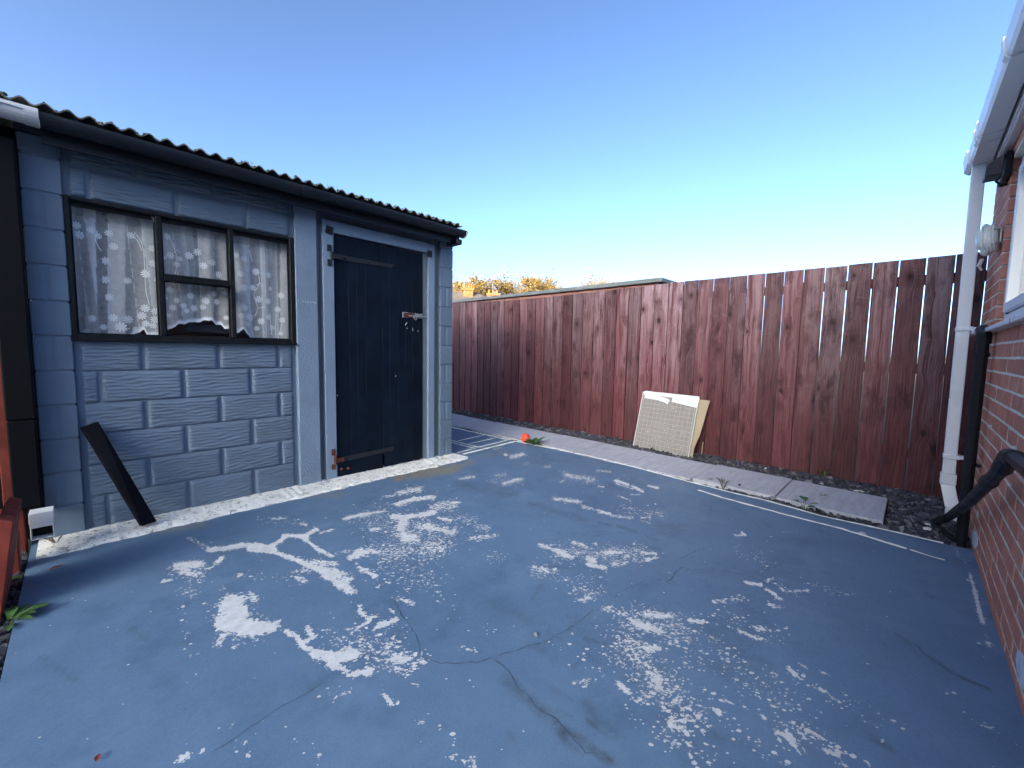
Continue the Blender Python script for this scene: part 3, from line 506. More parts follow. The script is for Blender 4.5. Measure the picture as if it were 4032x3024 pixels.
# ---- slate bed, slab path
def poly_sheet(name, pts, z, mat, parent=None): return put(name, MB().add([(x, y, z) for x, y in pts], [tuple(range(len(pts)))]), mat, parent)
bed = struct(poly_sheet('slate_bed', [(3.30,-1.2),(4.75,-1.2),(4.75,7),(3.30,7)], -0.055, M_soil))
bed2 = struct(poly_sheet('slate_strip', [(-0.32,-1.5),(-0.20,-1.5),(-0.20,3.1),(-0.32,3.1)], -0.055, M_soil))
path = struct(put('path', MB().box(3.46,4.11,0.085,6.6,-0.062,-0.034), M_soil))
y = 0.068
for i in range(11):
    dx = 0.012*math.sin(i*2.3); x0, x1 = 3.487+dx, 4.095+dx
    mb = MB().box(x0, x1, y+0.003, y+0.594, -0.03, 0.004+0.003*math.sin(i*1.7))
    put('paving_slab', mb, M_slab, path, bevel=0.003); y += 0.599
def chips(name, spots, lo, hi, zb, seed, parent, mat):
    r = np.random.default_rng(seed); n = len(spots); k = 6
    ang = np.sort(r.uniform(0, 2*np.pi, (n, k)), 1)*0.35+np.linspace(0, 2*np.pi, k, endpoint=False)[None]*0.65+r.uniform(0, 6.28, (n, 1))
    rad = r.uniform(0.55, 1.0, (n, k))*r.uniform(lo, hi, (n, 1)); el = r.uniform(0.45, 0.9, (n, 1))
    x = np.cos(ang)*rad; yv = np.sin(ang)*rad*el; th = r.uniform(0.004, 0.011, (n, 1))
    top = np.stack([x*0.9, yv*0.9, np.repeat(th, k, 1)], 2); bot = np.stack([x, yv, -np.repeat(th, k, 1)], 2)
    v = np.concatenate([bot, top], 1)
    tx, ty = r.normal(0, 0.28, n), r.normal(0, 0.28, n); sp_ = r.uniform(0, 6.28, n)
    c, s_ = np.cos(sp_), np.sin(sp_)
    X = v[:,:,0]*c[:,None]-v[:,:,1]*s_[:,None]; Y = v[:,:,0]*s_[:,None]+v[:,:,1]*c[:,None]
    Zv = v[:,:,2]+X*np.tan(tx)[:,None]+Y*np.tan(ty)[:,None]
    P = np.stack([X+spots[:,0:1], Y+spots[:,1:2], Zv+zb+r.uniform(0, 0.022, (n, 1))], 2).reshape(-1, 3)
    b = (np.arange(n)*12)[:, None]
    q = np.concatenate([np.stack([b+i, b+(i+1)%k, b+k+(i+1)%k, b+k+i], 2).reshape(-1, 4) for i in range(k)]+[b+np.array([[6,7,8,9]]), b+np.array([[9,10,11,6]]), b+np.array([[3,2,1,0]]), b+np.array([[0,5,4,3]])])
    me = np_mesh(name, P, q, mat); o = link(name, me, parent); o['kind'] = 'stuff'; return o
def scat(n, x0, x1, y0, y1, ok): 
    p = np.stack([rng.uniform(x0, x1, n), rng.uniform(y0, y1, n)], 1); return p[[ok(a, b) for a, b in p]]
CH = 0.046
sp1 = np.concatenate([scat(5200, 4.08, 4.50, 0.0, 6.4, lambda a, b: a > 4.10+0.015*math.sin(b*9) or (b < 0.05)), scat(1500, 3.36, 4.50, -0.55, 0.075, lambda a, b: a > xedge(b)+0.012 and not (b > 0.055 and a < 4.09)),
     scat(900, 3.33, 3.50, 0.0, 5.0, lambda a, b: xedge(b)+0.006 < a < 3.492 and (b < 2.05 or b > 3.0) and rng.random() < (1.0 if b < 1.2 else 0.5))])
chips('slate_chippings', sp1, 0.010, CH, -0.036, 5, bed, M_slate)
sp2 = scat(900, -0.30, -0.215, -0.5, 3.1, lambda a, b: a < -0.228)
chips('slate_chippings', sp2, 0.012, 0.036, -0.030, 6, bed2, M_slate)
sp3 = scat(34, 3.49, 4.10, 0.08, 5.0, lambda a, b: min(a-3.49, 4.10-a) < 0.05)
chips('slate_chippings', sp3, 0.008, 0.020, 0.010, 8, path, M_slate)
# ================================================================== THE SHED
shed = thing('concrete_shed', 'grey painted concrete block shed with a black plank door and corrugated roof', 'shed', (1.16, 3.2, 0))
def rock_block(x0, x1, z0, z1, seed):
    """one cast block: flat margin, raised face of long wavy horizontal ridges"""
    r = random.Random(seed); nx = max(6, int((x1-x0)/0.017)); nz = max(8, int((z1-z0)/0.0045)); mb = MB(); ph = [r.uniform(0, 6.28) for _ in range(8)]
    def hgt(x, z):
        u, w = (x-x0), (z-z0); per = 0.0205
        wob = 0.6*math.sin(u*23+ph[0]+w*31)+0.7*math.sin(u*47+ph[1]+w*57)+0.6*math.sin(u*83+ph[2]-w*90)
        s1 = math.sin(2*math.pi*w/per+wob*1.6+ph[3]); mod = 0.5+0.5*math.sin(u*38+ph[4]+2.2*math.floor((w+wob*0.003)/per))
        fr_ = ((w/per+wob*.25+ph[3]) % 1.0); return 0.0095*(fr_/.72 if fr_ < .72 else (1-fr_)/.28)*(0.4+0.6*mod)
    xs = [x0, x0+.0028]+[x0+.0028+(x1-x0-.0056)*i/nx for i in range(1, nx)]+[x1-.0028, x1]; zs = [z0, z0+.0022]+[z0+.0022+(z1-z0-.0044)*j/nz for j in range(1, nz)]+[z1-.0022, z1]
    vs = [(x, 3.2275 if i in (0, len(xs)-1) or j in (0, len(zs)-1) else 3.2205-hgt(x, z)*min(1, max(0, min(x-x0-.004, x1-x-.004, z-z0-.004, z1-z-.012)/.006)), z) for j, z in enumerate(zs) for i, x in enumerate(xs)]; w_ = len(xs)
    mb.add(vs, [(j*w_+i, j*w_+i+1, (j+1)*w_+i+1, (j+1)*w_+i) for j in range(len(zs)-1) for i in range(w_-1)])
    put('block', mb, M_grey, shed, smooth=True)
# backing slab of the block panels (window opening left open)
for z0, z1 in ((0.0,1.06),(1.80,2.14)): box('wall_panel', M_grey, shed, -0.022,1.085,3.2275,3.29,z0,z1)
JA = [-0.004, 0.255, 0.62, 0.972, 1.068]; JB = [-0.004, 0.07, 0.437, 0.797, 1.068]
ZR = [0.004, 0.19, 0.365, 0.54, 0.711, 0.887, 1.055]
for k in range(6):
    J = JB if k % 2 == 0 else JA
    for a, b in zip(J[:-1], J[1:]): rock_block(a+0.008, b-0.008, ZR[k]+0.003, ZR[k+1]-0.003, k*10+int(a*100))
for k, (za, zb) in enumerate([(1.805, 1.955), (1.965, 2.12)]):
    J = JB if k == 0 else JA
    for a, b in zip(J[:-1], J[1:]): rock_block(a+0.008, b-0.008, za+0.004, zb-0.004, 200+k*10+int(a*100))
def quoin(x0, x1, z0, z1, dent):
    mb = MB()
    if dent:
        xm = (x0+x1)/2-0.008
        prof = [(x0,3.2),(xm-0.014,3.2),(xm-0.004,3.2045),(xm+0.006,3.2045),(xm+0.016,3.2),(x1,3.2),(x1,3.31),(x0,3.31)]
        mb.prism([(x, y, z0) for x, y in prof], (0, 0, z1-z0)); return mb
    return mb.box(x0, x1, 3.2, 3.31, z0, z1)
for (x0, x1, ztop) in ((-0.165, -0.0235, 2.06), (2.345, 2.488, 2.10)):
    box('pillar_core', M_grey, shed, x0+0.007, x1-0.007, 3.206, 3.30, 0.0, ztop-0.001)
    z = -0.006; k = 0; h = 0.1795
    while z < ztop-0.02:
        zt = min(z+h, ztop); put('corner_block', quoin(x0, x1, z+0.0045, zt-0.0045, k % 2 == (1 if x0 < 1 else 0)), M_grey, shed, bevel=0.004); z += h; k += 1
box('pillar', M_stip, shed, 1.085, 1.238, 3.192, 3.31, 0.0, 2.10, bevel=0.006)
for (x, z, w, h) in ((1.132,1.363,.006,.006),(1.148,1.362,.010,.004),(1.166,1.361,.014,.005),(1.184,1.362,.012,.004),(1.205,1.364,.006,.010),(1.219,1.36,.008,.006),(1.1,1.362,.004,.008)):
    put('paint_chip', MB().prism([(x-w/2,3.1905,z),(x,3.1905,z-h/2),(x+w/2,3.1905,z+h*.1),(x+w*.2,3.1905,z+h/2)], (0, 0.002, 0)), M_lace, shed)
# window: black frame with four lights
win = put('window', MB().box(-0.022,-0.002,3.196,3.262,1.06,1.80).box(1.052,1.083,3.196,3.262,1.06,1.80).box(-0.0018,1.0518,3.196,3.262,1.779,1.7998).box(-0.0018,1.0518,3.196,3.262,1.0602,1.088).box(-0.03,1.084,3.180,3.1955,1.05,1.064), M_blackframe, shed, bevel=0.004)
put('mullion', MB().box(0.336,0.364,3.1975,3.26,1.0885,1.7785), M_blackframe, win, bevel=0.004)
put('mullion', MB().box(0.692,0.719,3.1975,3.26,1.0885,1.7785), M_blackframe, win, bevel=0.004)
put('transom', MB().box(0.3645,0.6915,3.190,3.262,1.415,1.436).box(0.3645,0.6915,3.2,3.26,1.4365,1.452), M_blackframe, win, bevel=0.003)
for (x0, x1, z0, z1) in ((-0.004,0.338,1.086,1.781),(0.362,0.694,1.086,1.418),(0.362,0.694,1.448,1.781),(0.717,1.054,1.086,1.781)):
    put('pane', MB().add([(x0,3.239,z0),(x1,3.239,z0),(x1,3.239,z1),(x0,3.239,z1)], [(0,1,2,3)]), M_glass, win)
    pt = MB()
    for a, b, c_, d_ in ((x0+.002,x0+.009,z0,z1),(x1-.009,x1-.002,z0,z1),(x0+.0092,x1-.0092,z1-.009,z1-.002),(x0+.0092,x1-.0092,z0+.002,z0+.009)): pt.box(a,b,3.2275,3.2375,c_,d_)
    put('putty', pt, M_blackframe, win, bevel=0.002)
put('putty_chip', MB().prism([(0.322,3.2255,1.772),(0.334,3.2255,1.772),(0.334,3.2255,1.74),(0.330,3.2255,1.755)], (0,.0015,0)), plain('old_cream_putty', (0.5,0.46,0.32), 0.8), win)
# door frame, header, recesses
box('recess_strip', M_recess, shed, 1.239, 1.279, 3.245, 3.31, 0.0, 2.10)
box('recess_strip', M_recess, shed, 2.284, 2.344, 3.240, 3.31, 0.0, 2.10)
box('header_panel', M_grey, shed, 1.279, 2.284, 3.245, 3.31, 1.981, 2.12)
dfr = put('door_frame', MB().box(1.28,1.3635,3.2,3.27,0.012,1.8935).box(2.212,2.283,3.2,3.27,-0.004,1.8935).box(1.28,2.283,3.2,3.27,1.894,1.98), M_joinery, shed, bevel=0.004)
put('door_stop', MB().box(2.1655,2.2115,3.222,3.268,0.0,1.8935).box(1.364,2.165,3.252,3.268,1.872,1.8935), M_recess, shed, bevel=0.003)
for x, z, a in ((1.333,1.905,.35),(2.224,1.888,.05)):
    w = put('corner_bracket', MB().prism([(x-.027,3.1995,z-.03),(x+.027,3.1995,z-.03),(x+.027,3.1995,z+.03),(x-.027,3.1995,z+.03)], (0,-.004,0)), M_iron, shed, bevel=0.001)
    w.rotation_euler = (0, a*0.6, 0)
    put('bolt_head', MB().tube([(x,3.195,z),(x,3.186,z)], [.011,.008], 8), M_iron, w)
# plank door
door = put('door', MB().box(1.367,2.163,3.236,3.25,0.16,1.86), M_black, shed)
jx = [1.3675, 1.4745, 1.6175, 1.761, 1.9085, 2.0525, 2.1625]; bead = [None, 1.545, None, 1.832, 1.984, 2.123]
rd = random.Random(4)
for k in range(6):
    a, b = jx[k]+0.0012, jx[k+1]-0.0012; zb = [0.006,0.010,0.016,0.022,0.026,0.028][k]; zt = 1.885-0.002*k
    pr = []; n = 7
    pr.append((a, zt)); pr.append((b, zt)); 
    for i in range(n+1):
        t = i/n; x = b+(a-b)*t; z = zb+rd.uniform(-.004,.008)
        if k == 3 and t > 0.78: z = 0.118 if t > 0.9 else 0.02          # rotten gap at the foot
        pr.append((x, z))
    mb = MB()
    if bead[k]:
        xb = bead[k]; front = [(a,3.217),(a+.003,3.214),(xb-.003,3.214),(xb,3.2165),(xb+.003,3.214),(b-.003,3.214),(b,3.217)]
    else: front = [(a,3.217),(a+.003,3.214),(b-.003,3.214),(b,3.217)]
    if k == 3:
        mb.prism([(x,y,0.125) for x,y in front]+[(b,3.2355,0.125),(a,3.2355,0.125)], (0,0,zt-0.125))
        mb.box(a+0.022,b,3.215,3.2355,0.02,0.1248)
    else:
        vs = []; 
        mb.prism([(x,y,zb) for x,y in front]+[(b,3.2355,zb),(a,3.2355,zb)], (0,0,zt-zb))
        v = mb.v
        for i, p in enumerate(v):
            if p[2] < 0.05: v[i] = (p[0], p[1], zb+rd.uniform(-.005,.007))
    put('door_board', mb, M_black, door)
def strap(z0, z1, x0, x1, mat, th=0.0):
    h = 0.020
    return MB().prism([(x0,3.2125,z0-h),(x1-.004,3.2125,z1-h*.8),(x1,3.2125,z1),(x1-.004,3.2125,z1+h*.8),(x0,3.2125,z0+h)], (0,-.005,0))
hg = put('hinge', strap(1.722,1.722,1.42,1.87,M_iron), M_iron, door, bevel=0.0012)
put('hinge_knuckle', MB().tube([(1.347,3.190,1.752),(1.347,3.190,1.692)], .011, 10).box(1.346,1.425,3.187,3.1985,1.702,1.742), M_iron, hg, bevel=0.001)
for z0, z1 in ((1.752,1.80),(1.645,1.692)): put('hinge_plate', MB().box(1.313,1.346,3.193,3.1985,z0,z1), M_iron, hg, bevel=0.001)
for x in (1.455,1.65,1.862): put('bolt_head', MB().tube([(x,3.2075,1.722),(x,3.2005,1.722)], [.010,.006], 8), M_iron, hg)
hg = put('hinge', strap(0.150,0.170,1.41,1.86,M_iron), M_iron, door, bevel=0.0012)
put('hinge_knuckle', MB().tube([(1.345,3.188,0.20),(1.345,3.188,0.13)], .012, 10).box(1.345,1.412,3.187,3.1985,0.138,0.172), M_rust, hg, bevel=0.001)
for z0, z1 in ((0.20,0.25),(0.09,0.13)): put('hinge_plate', MB().box(1.318,1.347,3.193,3.1985,z0,z1), M_rust, hg, bevel=0.001)
for x, z in ((1.40,0.075),(1.455,0.07)): put('rust_spot', MB().tube([(x,3.2135,z),(x,3.211,z)], [.011,.008], 8), plain('red_rust_spot', (0.30,0.05,0.03), 0.8), door)
bt = put('bolt', MB().box(1.952,2.005,3.205,3.2135,1.305,1.352).box(2.0055,2.155,3.2065,3.2135,1.308,1.348), M_steel, door, bevel=0.001)
put('bolt_bar', MB().tube([(2.01,3.199,1.322),(2.178,3.199,1.322)], .0065, 8), M_steel, bt)
put('bolt_plate', MB().box(1.965,2.07,3.2025,3.2045,1.306,1.346), M_rust, bt)
put('bolt_ring', MB().tube([(2.055,3.196,1.318),(2.058,3.188,1.300),(2.070,3.185,1.288),(2.082,3.188,1.298),(2.084,3.196,1.316)], .003, 6), M_steel, bt)
for x, z in ((2.075,1.345),(2.14,1.343),(2.14,1.322),(2.10,1.315)): put('bolt_screw', MB().tube([(x,3.2045,z),(x,3.198,z)], [.008,.005], 7), M_steel, bt)
for x, z in ((1.985,1.245),(2.055,1.215),(2.055,1.20),(2.0,1.215),(1.995,1.26),(2.11,1.195),(1.885,0.80),(1.377,0.665)):
    put('paint_chip', MB().prism([(x-.003,3.2125,z-.004),(x+.003,3.2125,z-.006),(x+.002,3.2125,z+.007)], (0,.0015,0)), M_lace, door)
# plinth, fascia, gutter, roof
def wavy_strip():
    r = random.Random(3); mb = MB(); vs = []; n = 120
    for i in range(n+1):
        x = -0.195+2.72*i/n; f = 2.982+0.014*math.sin(x*2.1)+0.006*math.sin(x*23)+0.004*math.sin(x*61)+r.uniform(-.006,.006)+0.03*max(0,(x-1.2))**0.5*0.6
        e = min(1, (i+1)/3, (n-i+1)/4); zt = 0.002+0.007*e+r.uniform(-.002,.002)
        vs += [(x,f-.012,-.004),(x,f+.004,zt*0.55),(x,f+.03,zt),(x,3.185,zt+.006+r.uniform(-.001,.002)),(x,3.30,zt+.006)]
    fs = [(5*i+k,5*i+k+1,5*i+5+k+1,5*i+5+k) for i in range(n) for k in range(4)]+[(4,3,2,1,0),tuple(5*n+k for k in range(5))]
    return mb.add(vs, fs)
put('plinth', wavy_strip(), M_plinth, shed)
put('plinth', MB().prism([(2.49,3.02,-.004),(2.555,3.03,-.004),(2.53,3.30,-.004),(2.47,3.30,-.004)], (0,0,.012)), M_plinth, shed, bevel=0.004)
box('fascia', M_gutterblk, shed, -0.08, 2.47, 3.085, 3.105, 1.995, 2.115)
box('soffit', M_gutterblk, shed, -0.08, 2.47, 3.1055, 3.235, 2.105, 2.118)
def gutter(x0, x1, yc, zl, rad, mat, name, parent, seg=12, th=0.003):
    pr = [(yc-rad*math.cos(math.pi*k/seg), zl-rad*math.sin(math.pi*k/seg)*0.95) for k in range(seg+1)]
    pi_ = [(yc-(rad-th)*math.cos(math.pi*k/seg), zl-(rad-th)*math.sin(math.pi*k/seg)*0.95) for k in range(seg, -1, -1)]
    mb = MB().prism([(x0, a, b) for a, b in pr+pi_], (x1-x0, 0, 0))
    return put(name, mb, mat, parent)
gu = gutter(-0.078, 2.46, 3.026, 2.098, 0.058, M_gutterblk, 'gutter', shed)
for x in (1.10,): gutter(x-.03, x+.03, 3.026, 2.099, 0.0625, M_gutterblk, 'gutter_joint', gu, th=.004)
put('gutter_end', MB().prism([(2.4605,3.026+.062*math.cos(math.pi*k/10),2.102-.060*math.sin(math.pi*k/10)) for k in range(11)], (0.014,0,0)), M_white_dirty, gu)
put('gutter_end', MB().box(2.40,2.46,3.03,3.19,1.985,2.03), M_gutterblk, gu, bevel=0.004)
wg = gutter(-1.5, -0.092, 3.020, 2.092, 0.052, M_white_dirty, 'gutter', shed); wg['label'] = 'white gutter length beyond the corner pillar'
gutter(-0.125, -0.080, 3.020, 2.094, 0.058, M_white_dirty, 'gutter_joint', wg, th=.005)
put('gutter_lip', MB().box(-1.5,-0.08,2.962,2.970,2.088,2.104).box(-0.26,-0.20,2.958,2.9618,2.085,2.110), M_white_dirty, wg)
box('pillar_cap', M_gutterblk, shed, -0.17, -0.02, 3.19, 3.31, 2.0605, 2.10, bevel=0.004)
cm = MB(); vs = []; nx = 520; pitch = 0.0735; x0r = -1.75; x1r = 2.425
for j, (yy, zz_) in enumerate(((2.985, 0), (5.75, 0.26))):
    for i in range(nx+1):
        x = x0r+(x1r-x0r)*i/nx; vs.append((x, yy, 2.137+zz_+0.0115*math.cos(2*math.pi*(x-0.016)/pitch)))
vs += [(x, y, z-0.007) for x, y, z in vs]; n1 = nx+1
cm.add(vs, [(i,i+1,n1+i+1,n1+i) for i in range(nx)]+[(2*n1+i,3*n1+i,3*n1+i+1,2*n1+i+1) for i in range(nx)]+[(i,2*n1+i,2*n1+i+1,i+1) for i in range(nx)]+[(n1+i,n1+i+1,3*n1+i+1,3*n1+i) for i in range(nx)])
roof = put('roof', cm, M_roof, shed, smooth=False)
ms = MB(); r = random.Random(9)
for _ in range(1100):
    x = r.uniform(x0r+.02, x1r-.02); yy = 2.988+abs(r.gauss(0, .10)); s = r.uniform(.003,.010)*(1.6 if r.random() < .12 else 1)
    if 1.05 < x < 1.5 and r.random() < .5: s *= 1.35
    zc = 2.137+(yy-2.985)*0.094+0.0115*math.cos(2*math.pi*(x-.016)/pitch)
    pts = [Vector((r.uniform(-1,1),r.uniform(-1,1),0))*0.2 for _ in range(1)]
    oct_ = [(s,0,0),(0,s,0),(-s,0,0),(0,-s,0)]; ring2 = [(a*.65+r.uniform(-.3,.3)*s,b*.65+r.uniform(-.3,.3)*s,s*r.uniform(.4,.75)) for a,b,c in oct_]; top = (r.uniform(-.3,.3)*s,0,s*r.uniform(.7,1.1))
    vv = [(x+a,yy+b,zc+c-.001) for a,b,c in oct_+ring2+[top]]
    ms.add(vv, [(i,(i+1)%4,4+(i+1)%4,4+i) for i in range(4)]+[(4+i,4+(i+1)%4,8) for i in range(4)])
for bx, n in ((0.76,5),(1.28,5),(-0.3,3)):                                # a few grass tufts growing in the moss
    for _ in range(n):
        a = r.uniform(-.5,.5); h = r.uniform(.015,.03); x = bx+r.uniform(-.04,.04); ms.add([(x-.0015,3.0,2.145),(x+.0015,3.0,2.145),(x+a*h,3.0+r.uniform(-.01,.01),2.145+h)], [(0,1,2)])
put('moss', ms, M_moss, roof, kind='stuff')
# side, rear walls and floor
box('side_wall', M_grey, shed, -0.158, -0.10, 3.312, 5.6, 0, 2.13)
box('side_wall', M_grey, shed, 2.42, 2.480, 3.312, 5.6, 0, 2.13)
box('rear_wall', M_dark, shed, -0.098, 2.418, 5.55, 5.6, 0, 2.34)
box('floor', M_dark, shed, -0.098, 2.418, 3.312, 5.548, 0.001, 0.02)
box('side_wall', M_blackpipe, shed, -1.7, -0.166, 3.312, 3.36, 0, 2.10, label='black wall continuing past the corner pillar')
# downpipe beside the corner pillar
dp = put('downpipe', MB().box(-0.264,-0.167,3.110,3.20,0.66,1.990).box(-0.262,-0.169,3.112,3.198,0.215,0.659), M_blackpipe, shed, bevel=0.006)
sh = MB()
for a, b, c_, d_ in ((-.207,-.203,.085,.195),(-.134,-.130,.085,.195),(-.2028,-.1342,.085,.089),(-.2028,-.1342,.143,.147)): sh.box(a,b,3.0,3.085,c_,d_)
sh.box(-.209,-.128,3.0,3.09,.165,.215).box(-.2028,-.1342,3.0,3.012,.1472,.1648)
put('downpipe_shoe', sh, M_upvc, dp, bevel=0.0015, label='white plastic outlet at the foot')
put('shoe_throat', MB().box(-.2028,-.1342,3.05,3.07,.0892,.1428), M_plastic, dp)

# ================================================================== NET CURTAIN
curt = thing('net_curtain', 'white net curtain with woven daisies and a scalloped hem behind the shed window', 'curtain', (0.52, 3.30, 1.76))
rc = random.Random(21); fx0 = -0.02; folds = []
while fx0 < 1.08:
    w = rc.uniform(0.022, 0.075); folds.append((fx0, w, rc.choice((0.15,0.35,0.55,0.75,0.95,0.6)), rc.uniform(-.05,.06))); fx0 += w
def foldv(x, z):
    for a, w, dns, sl in folds:
        u = (x-(a+sl*(1.76-z)))/w
        if 0 <= u < 1: return dns, u
    return 0.4, 0.5
def cur_y(x, z): return 3.292+0.011*math.sin(x*52+1.5*math.sin(x*9)+0.35*math.sin(z*7))*(0.6+0.5*(1.76-z))+0.007*math.sin(x*21+z*3)
def hem(x):
    base = np.interp(x, [-.03,.20,.215,.27,.285,.33,.345,.37,.40,.43,.47,.50,.53,.56,.60,.62,.655,.67,.70,.72,.74,.78,.82,.83,1.09], [1.06,1.06,1.085,1.125,1.085,1.095,1.11,1.13,1.135,1.165,1.17,1.185,1.18,1.195,1.20,1.175,1.17,1.15,1.145,1.105,1.12,1.15,1.095,1.06,1.06])
    return float(base)+0.006*abs(math.sin(x*75))
cu = MB(); nx, nz = 260, 70; vs = []; fold = []
for i in range(nx+1):
    x = -0.02+1.10*i/nx; zb = hem(x)
    for j in range(nz+1):
        z = 1.765+(zb-1.765)*(j/nz); dns, u = foldv(x, z); vs.append((x, cur_y(x, z), z))
        f = dns*(0.75+0.5*abs(u-.5)); f = max(f, 0.95 if abs(u-.02) < .03 else 0); 
        if z < zb+0.022: f = 1.0
        if z > 1.715: f *= 0.55
        fold.append(min(1, f))
cu.add(vs, [(i*(nz+1)+j, i*(nz+1)+j+1, (i+1)*(nz+1)+j+1, (i+1)*(nz+1)+j) for i in range(nx) for j in range(nz)])
net = put('net', cu, M_net, curt, centre=False, smooth=True)
at = net.data.attributes.new('fold', 'FLOAT', 'POINT'); at.data.foreach_set('value', np.array(fold, np.float32))
dm = MB()
for k in range(9):
    a = 2*math.pi*k/9; c, s_ = math.cos(a), math.sin(a); pts = [(.20,.05),(.45,.14),(.80,.17),(1.0,.07),(1.0,-.07),(.80,-.17),(.45,-.14),(.20,-.05)]
    dm.add([(u*c-w*s_, -0.0002*k, u*s_+w*c) for u, w in pts], [tuple(range(8))])
dm.add([(.2*math.cos(t*math.pi/4), -.003, .2*math.sin(t*math.pi/4)) for t in range(8)], [tuple(range(8))])
daisy_me = dm.mesh('daisy', M_lace)
spots = [(0.02,1.67,.022),(0.028,1.62,.026),(0.075,1.655,.022),(0.10,1.63,.02),(0.145,1.655,.022),(0.16,1.585,.024),(0.235,1.66,.022),(0.325,1.60,.022),(0.125,1.50,.024),(0.325,1.515,.024),(0.12,1.395,.024),(0.29,1.45,.026),(0.13,1.30,.023),(0.21,1.40,.022),(0.34,1.42,.018),(0.055,1.175,.022),(0.14,1.185,.025),(0.205,1.18,.026),(0.17,1.135,.030),(0.10,1.13,.020),(0.235,1.125,.018),(0.28,1.25,.026),(0.265,1.205,.026),(0.325,1.235,.024),(0.32,1.185,.024),(0.31,1.15,.020),(0.28,1.16,.022),(0.03,1.10,.022),
 (0.40,1.69,.020),(0.455,1.565,.018),(0.50,1.59,.026),(0.545,1.62,.026),(0.57,1.54,.025),(0.615,1.565,.025),(0.41,1.58,.024),(0.44,1.53,.020),(0.65,1.495,.024),(0.38,1.56,.014),(0.40,1.37,.022),(0.37,1.32,.022),(0.43,1.31,.020),(0.41,1.265,.022),(0.46,1.28,.020),(0.50,1.345,.024),(0.515,1.27,.024),(0.575,1.32,.026),(0.635,1.32,.022),(0.385,1.215,.018),(0.475,1.25,.018),(0.56,1.28,.020),(0.62,1.37,.02),(0.675,1.38,.02),(0.68,1.22,.018),
 (0.755,1.64,.020),(0.795,1.62,.022),(0.775,1.52,.026),(0.865,1.545,.028),(0.79,1.43,.027),(0.845,1.435,.024),(0.875,1.36,.027),(0.785,1.295,.027),(0.93,1.35,.024),(0.94,1.53,.022),(0.95,1.44,.018),(0.82,1.235,.030),(0.77,1.24,.022),(0.885,1.21,.026),(0.93,1.24,.022),(1.02,1.40,.025),(0.995,1.30,.024),(1.02,1.225,.024),(0.86,1.16,.020),(0.955,1.17,.022),(1.01,1.13,.018),(0.73,1.33,.018),(0.81,1.185,.018)]
rq = random.Random(5)
for x, z, s in spots:
    o = link('daisy', daisy_me, curt, (x, cur_y(x, z)-0.0035, z), rot=(0, rq.uniform(0, 6.28), math.atan2(cur_y(x+.01, z)-cur_y(x-.01, z), .02)*0.8)); o.scale = (s*.92, s*.92, s*.92)
stm = MB()
for pts in ([(.10,1.66),(.085,1.60),(.11,1.55)],[(.235,1.665),(.265,1.64),(.28,1.58)],[(.25,1.685),(.27,1.65),(.29,1.60),(.285,1.35),(.30,1.27)],[(.29,1.70),(.28,1.62)],[(.415,1.68),(.43,1.63),(.445,1.56),(.43,1.47)],[(.44,1.62),(.46,1.60)],[(.88,1.52),(.885,1.47),(.86,1.42),(.845,1.38),(.875,1.30),(.85,1.24)],[(.885,1.47),(.905,1.45)],[(.885,1.47),(.865,1.455)],[(.875,1.30),(.91,1.31)],[(.755,1.60),(.765,1.56)],[(.985,1.27),(.975,1.16),(.98,1.10)],[(1.02,1.20),(1.0,1.14),(.995,1.09)],[(.83,1.68),(.845,1.61)],[(.18,1.11),(.21,1.13)],[(.94,1.27),(.95,1.12)]):
    if len(pts) > 2:
        q = [pts[0]]
        for a, b, c_ in zip(pts[:-2], pts[1:-1], pts[2:]):
            m0 = ((a[0]+b[0])/2, (a[1]+b[1])/2); m1 = ((b[0]+c_[0])/2, (b[1]+c_[1])/2)
            q += [(m0[0]*(1-t)**2+2*b[0]*t*(1-t)+m1[0]*t*t, m0[1]*(1-t)**2+2*b[1]*t*(1-t)+m1[1]*t*t) for t in (0, .2, .4, .6, .8, 1)]
        pts = q+[pts[-1]]
    for a, b in zip(pts[:-1], pts[1:]):
        n = Vector((-(b[1]-a[1]), 0, b[0]-a[0])).normalized()*.0020
        stm.add([(a[0]+n.x,cur_y(*a)-.0032,a[1]+n.z),(a[0]-n.x,cur_y(*a)-.0032,a[1]-n.z),(b[0]-n.x,cur_y(*b)-.0032,b[1]-n.z),(b[0]+n.x,cur_y(*b)-.0032,b[1]+n.z)], [(0,1,2,3)])
put('stem_pattern', stm, M_lace, curt, centre=False)
hm = MB(); 
for i in range(nx):
    xa, xb = -0.02+1.10*i/nx, -0.02+1.10*(i+1)/nx; za, zb = hem(xa), hem(xb)
    if max(za, zb) > 1.075: hm.add([(xa,cur_y(xa,za)-.001,za-.004),(xb,cur_y(xb,zb)-.001,zb-.004),(xb,cur_y(xb,zb)-.001,zb+.012),(xa,cur_y(xa,za)-.001,za+.012)], [(0,1,2,3)])
put('scalloped_hem', hm, M_lace, curt, centre=False)

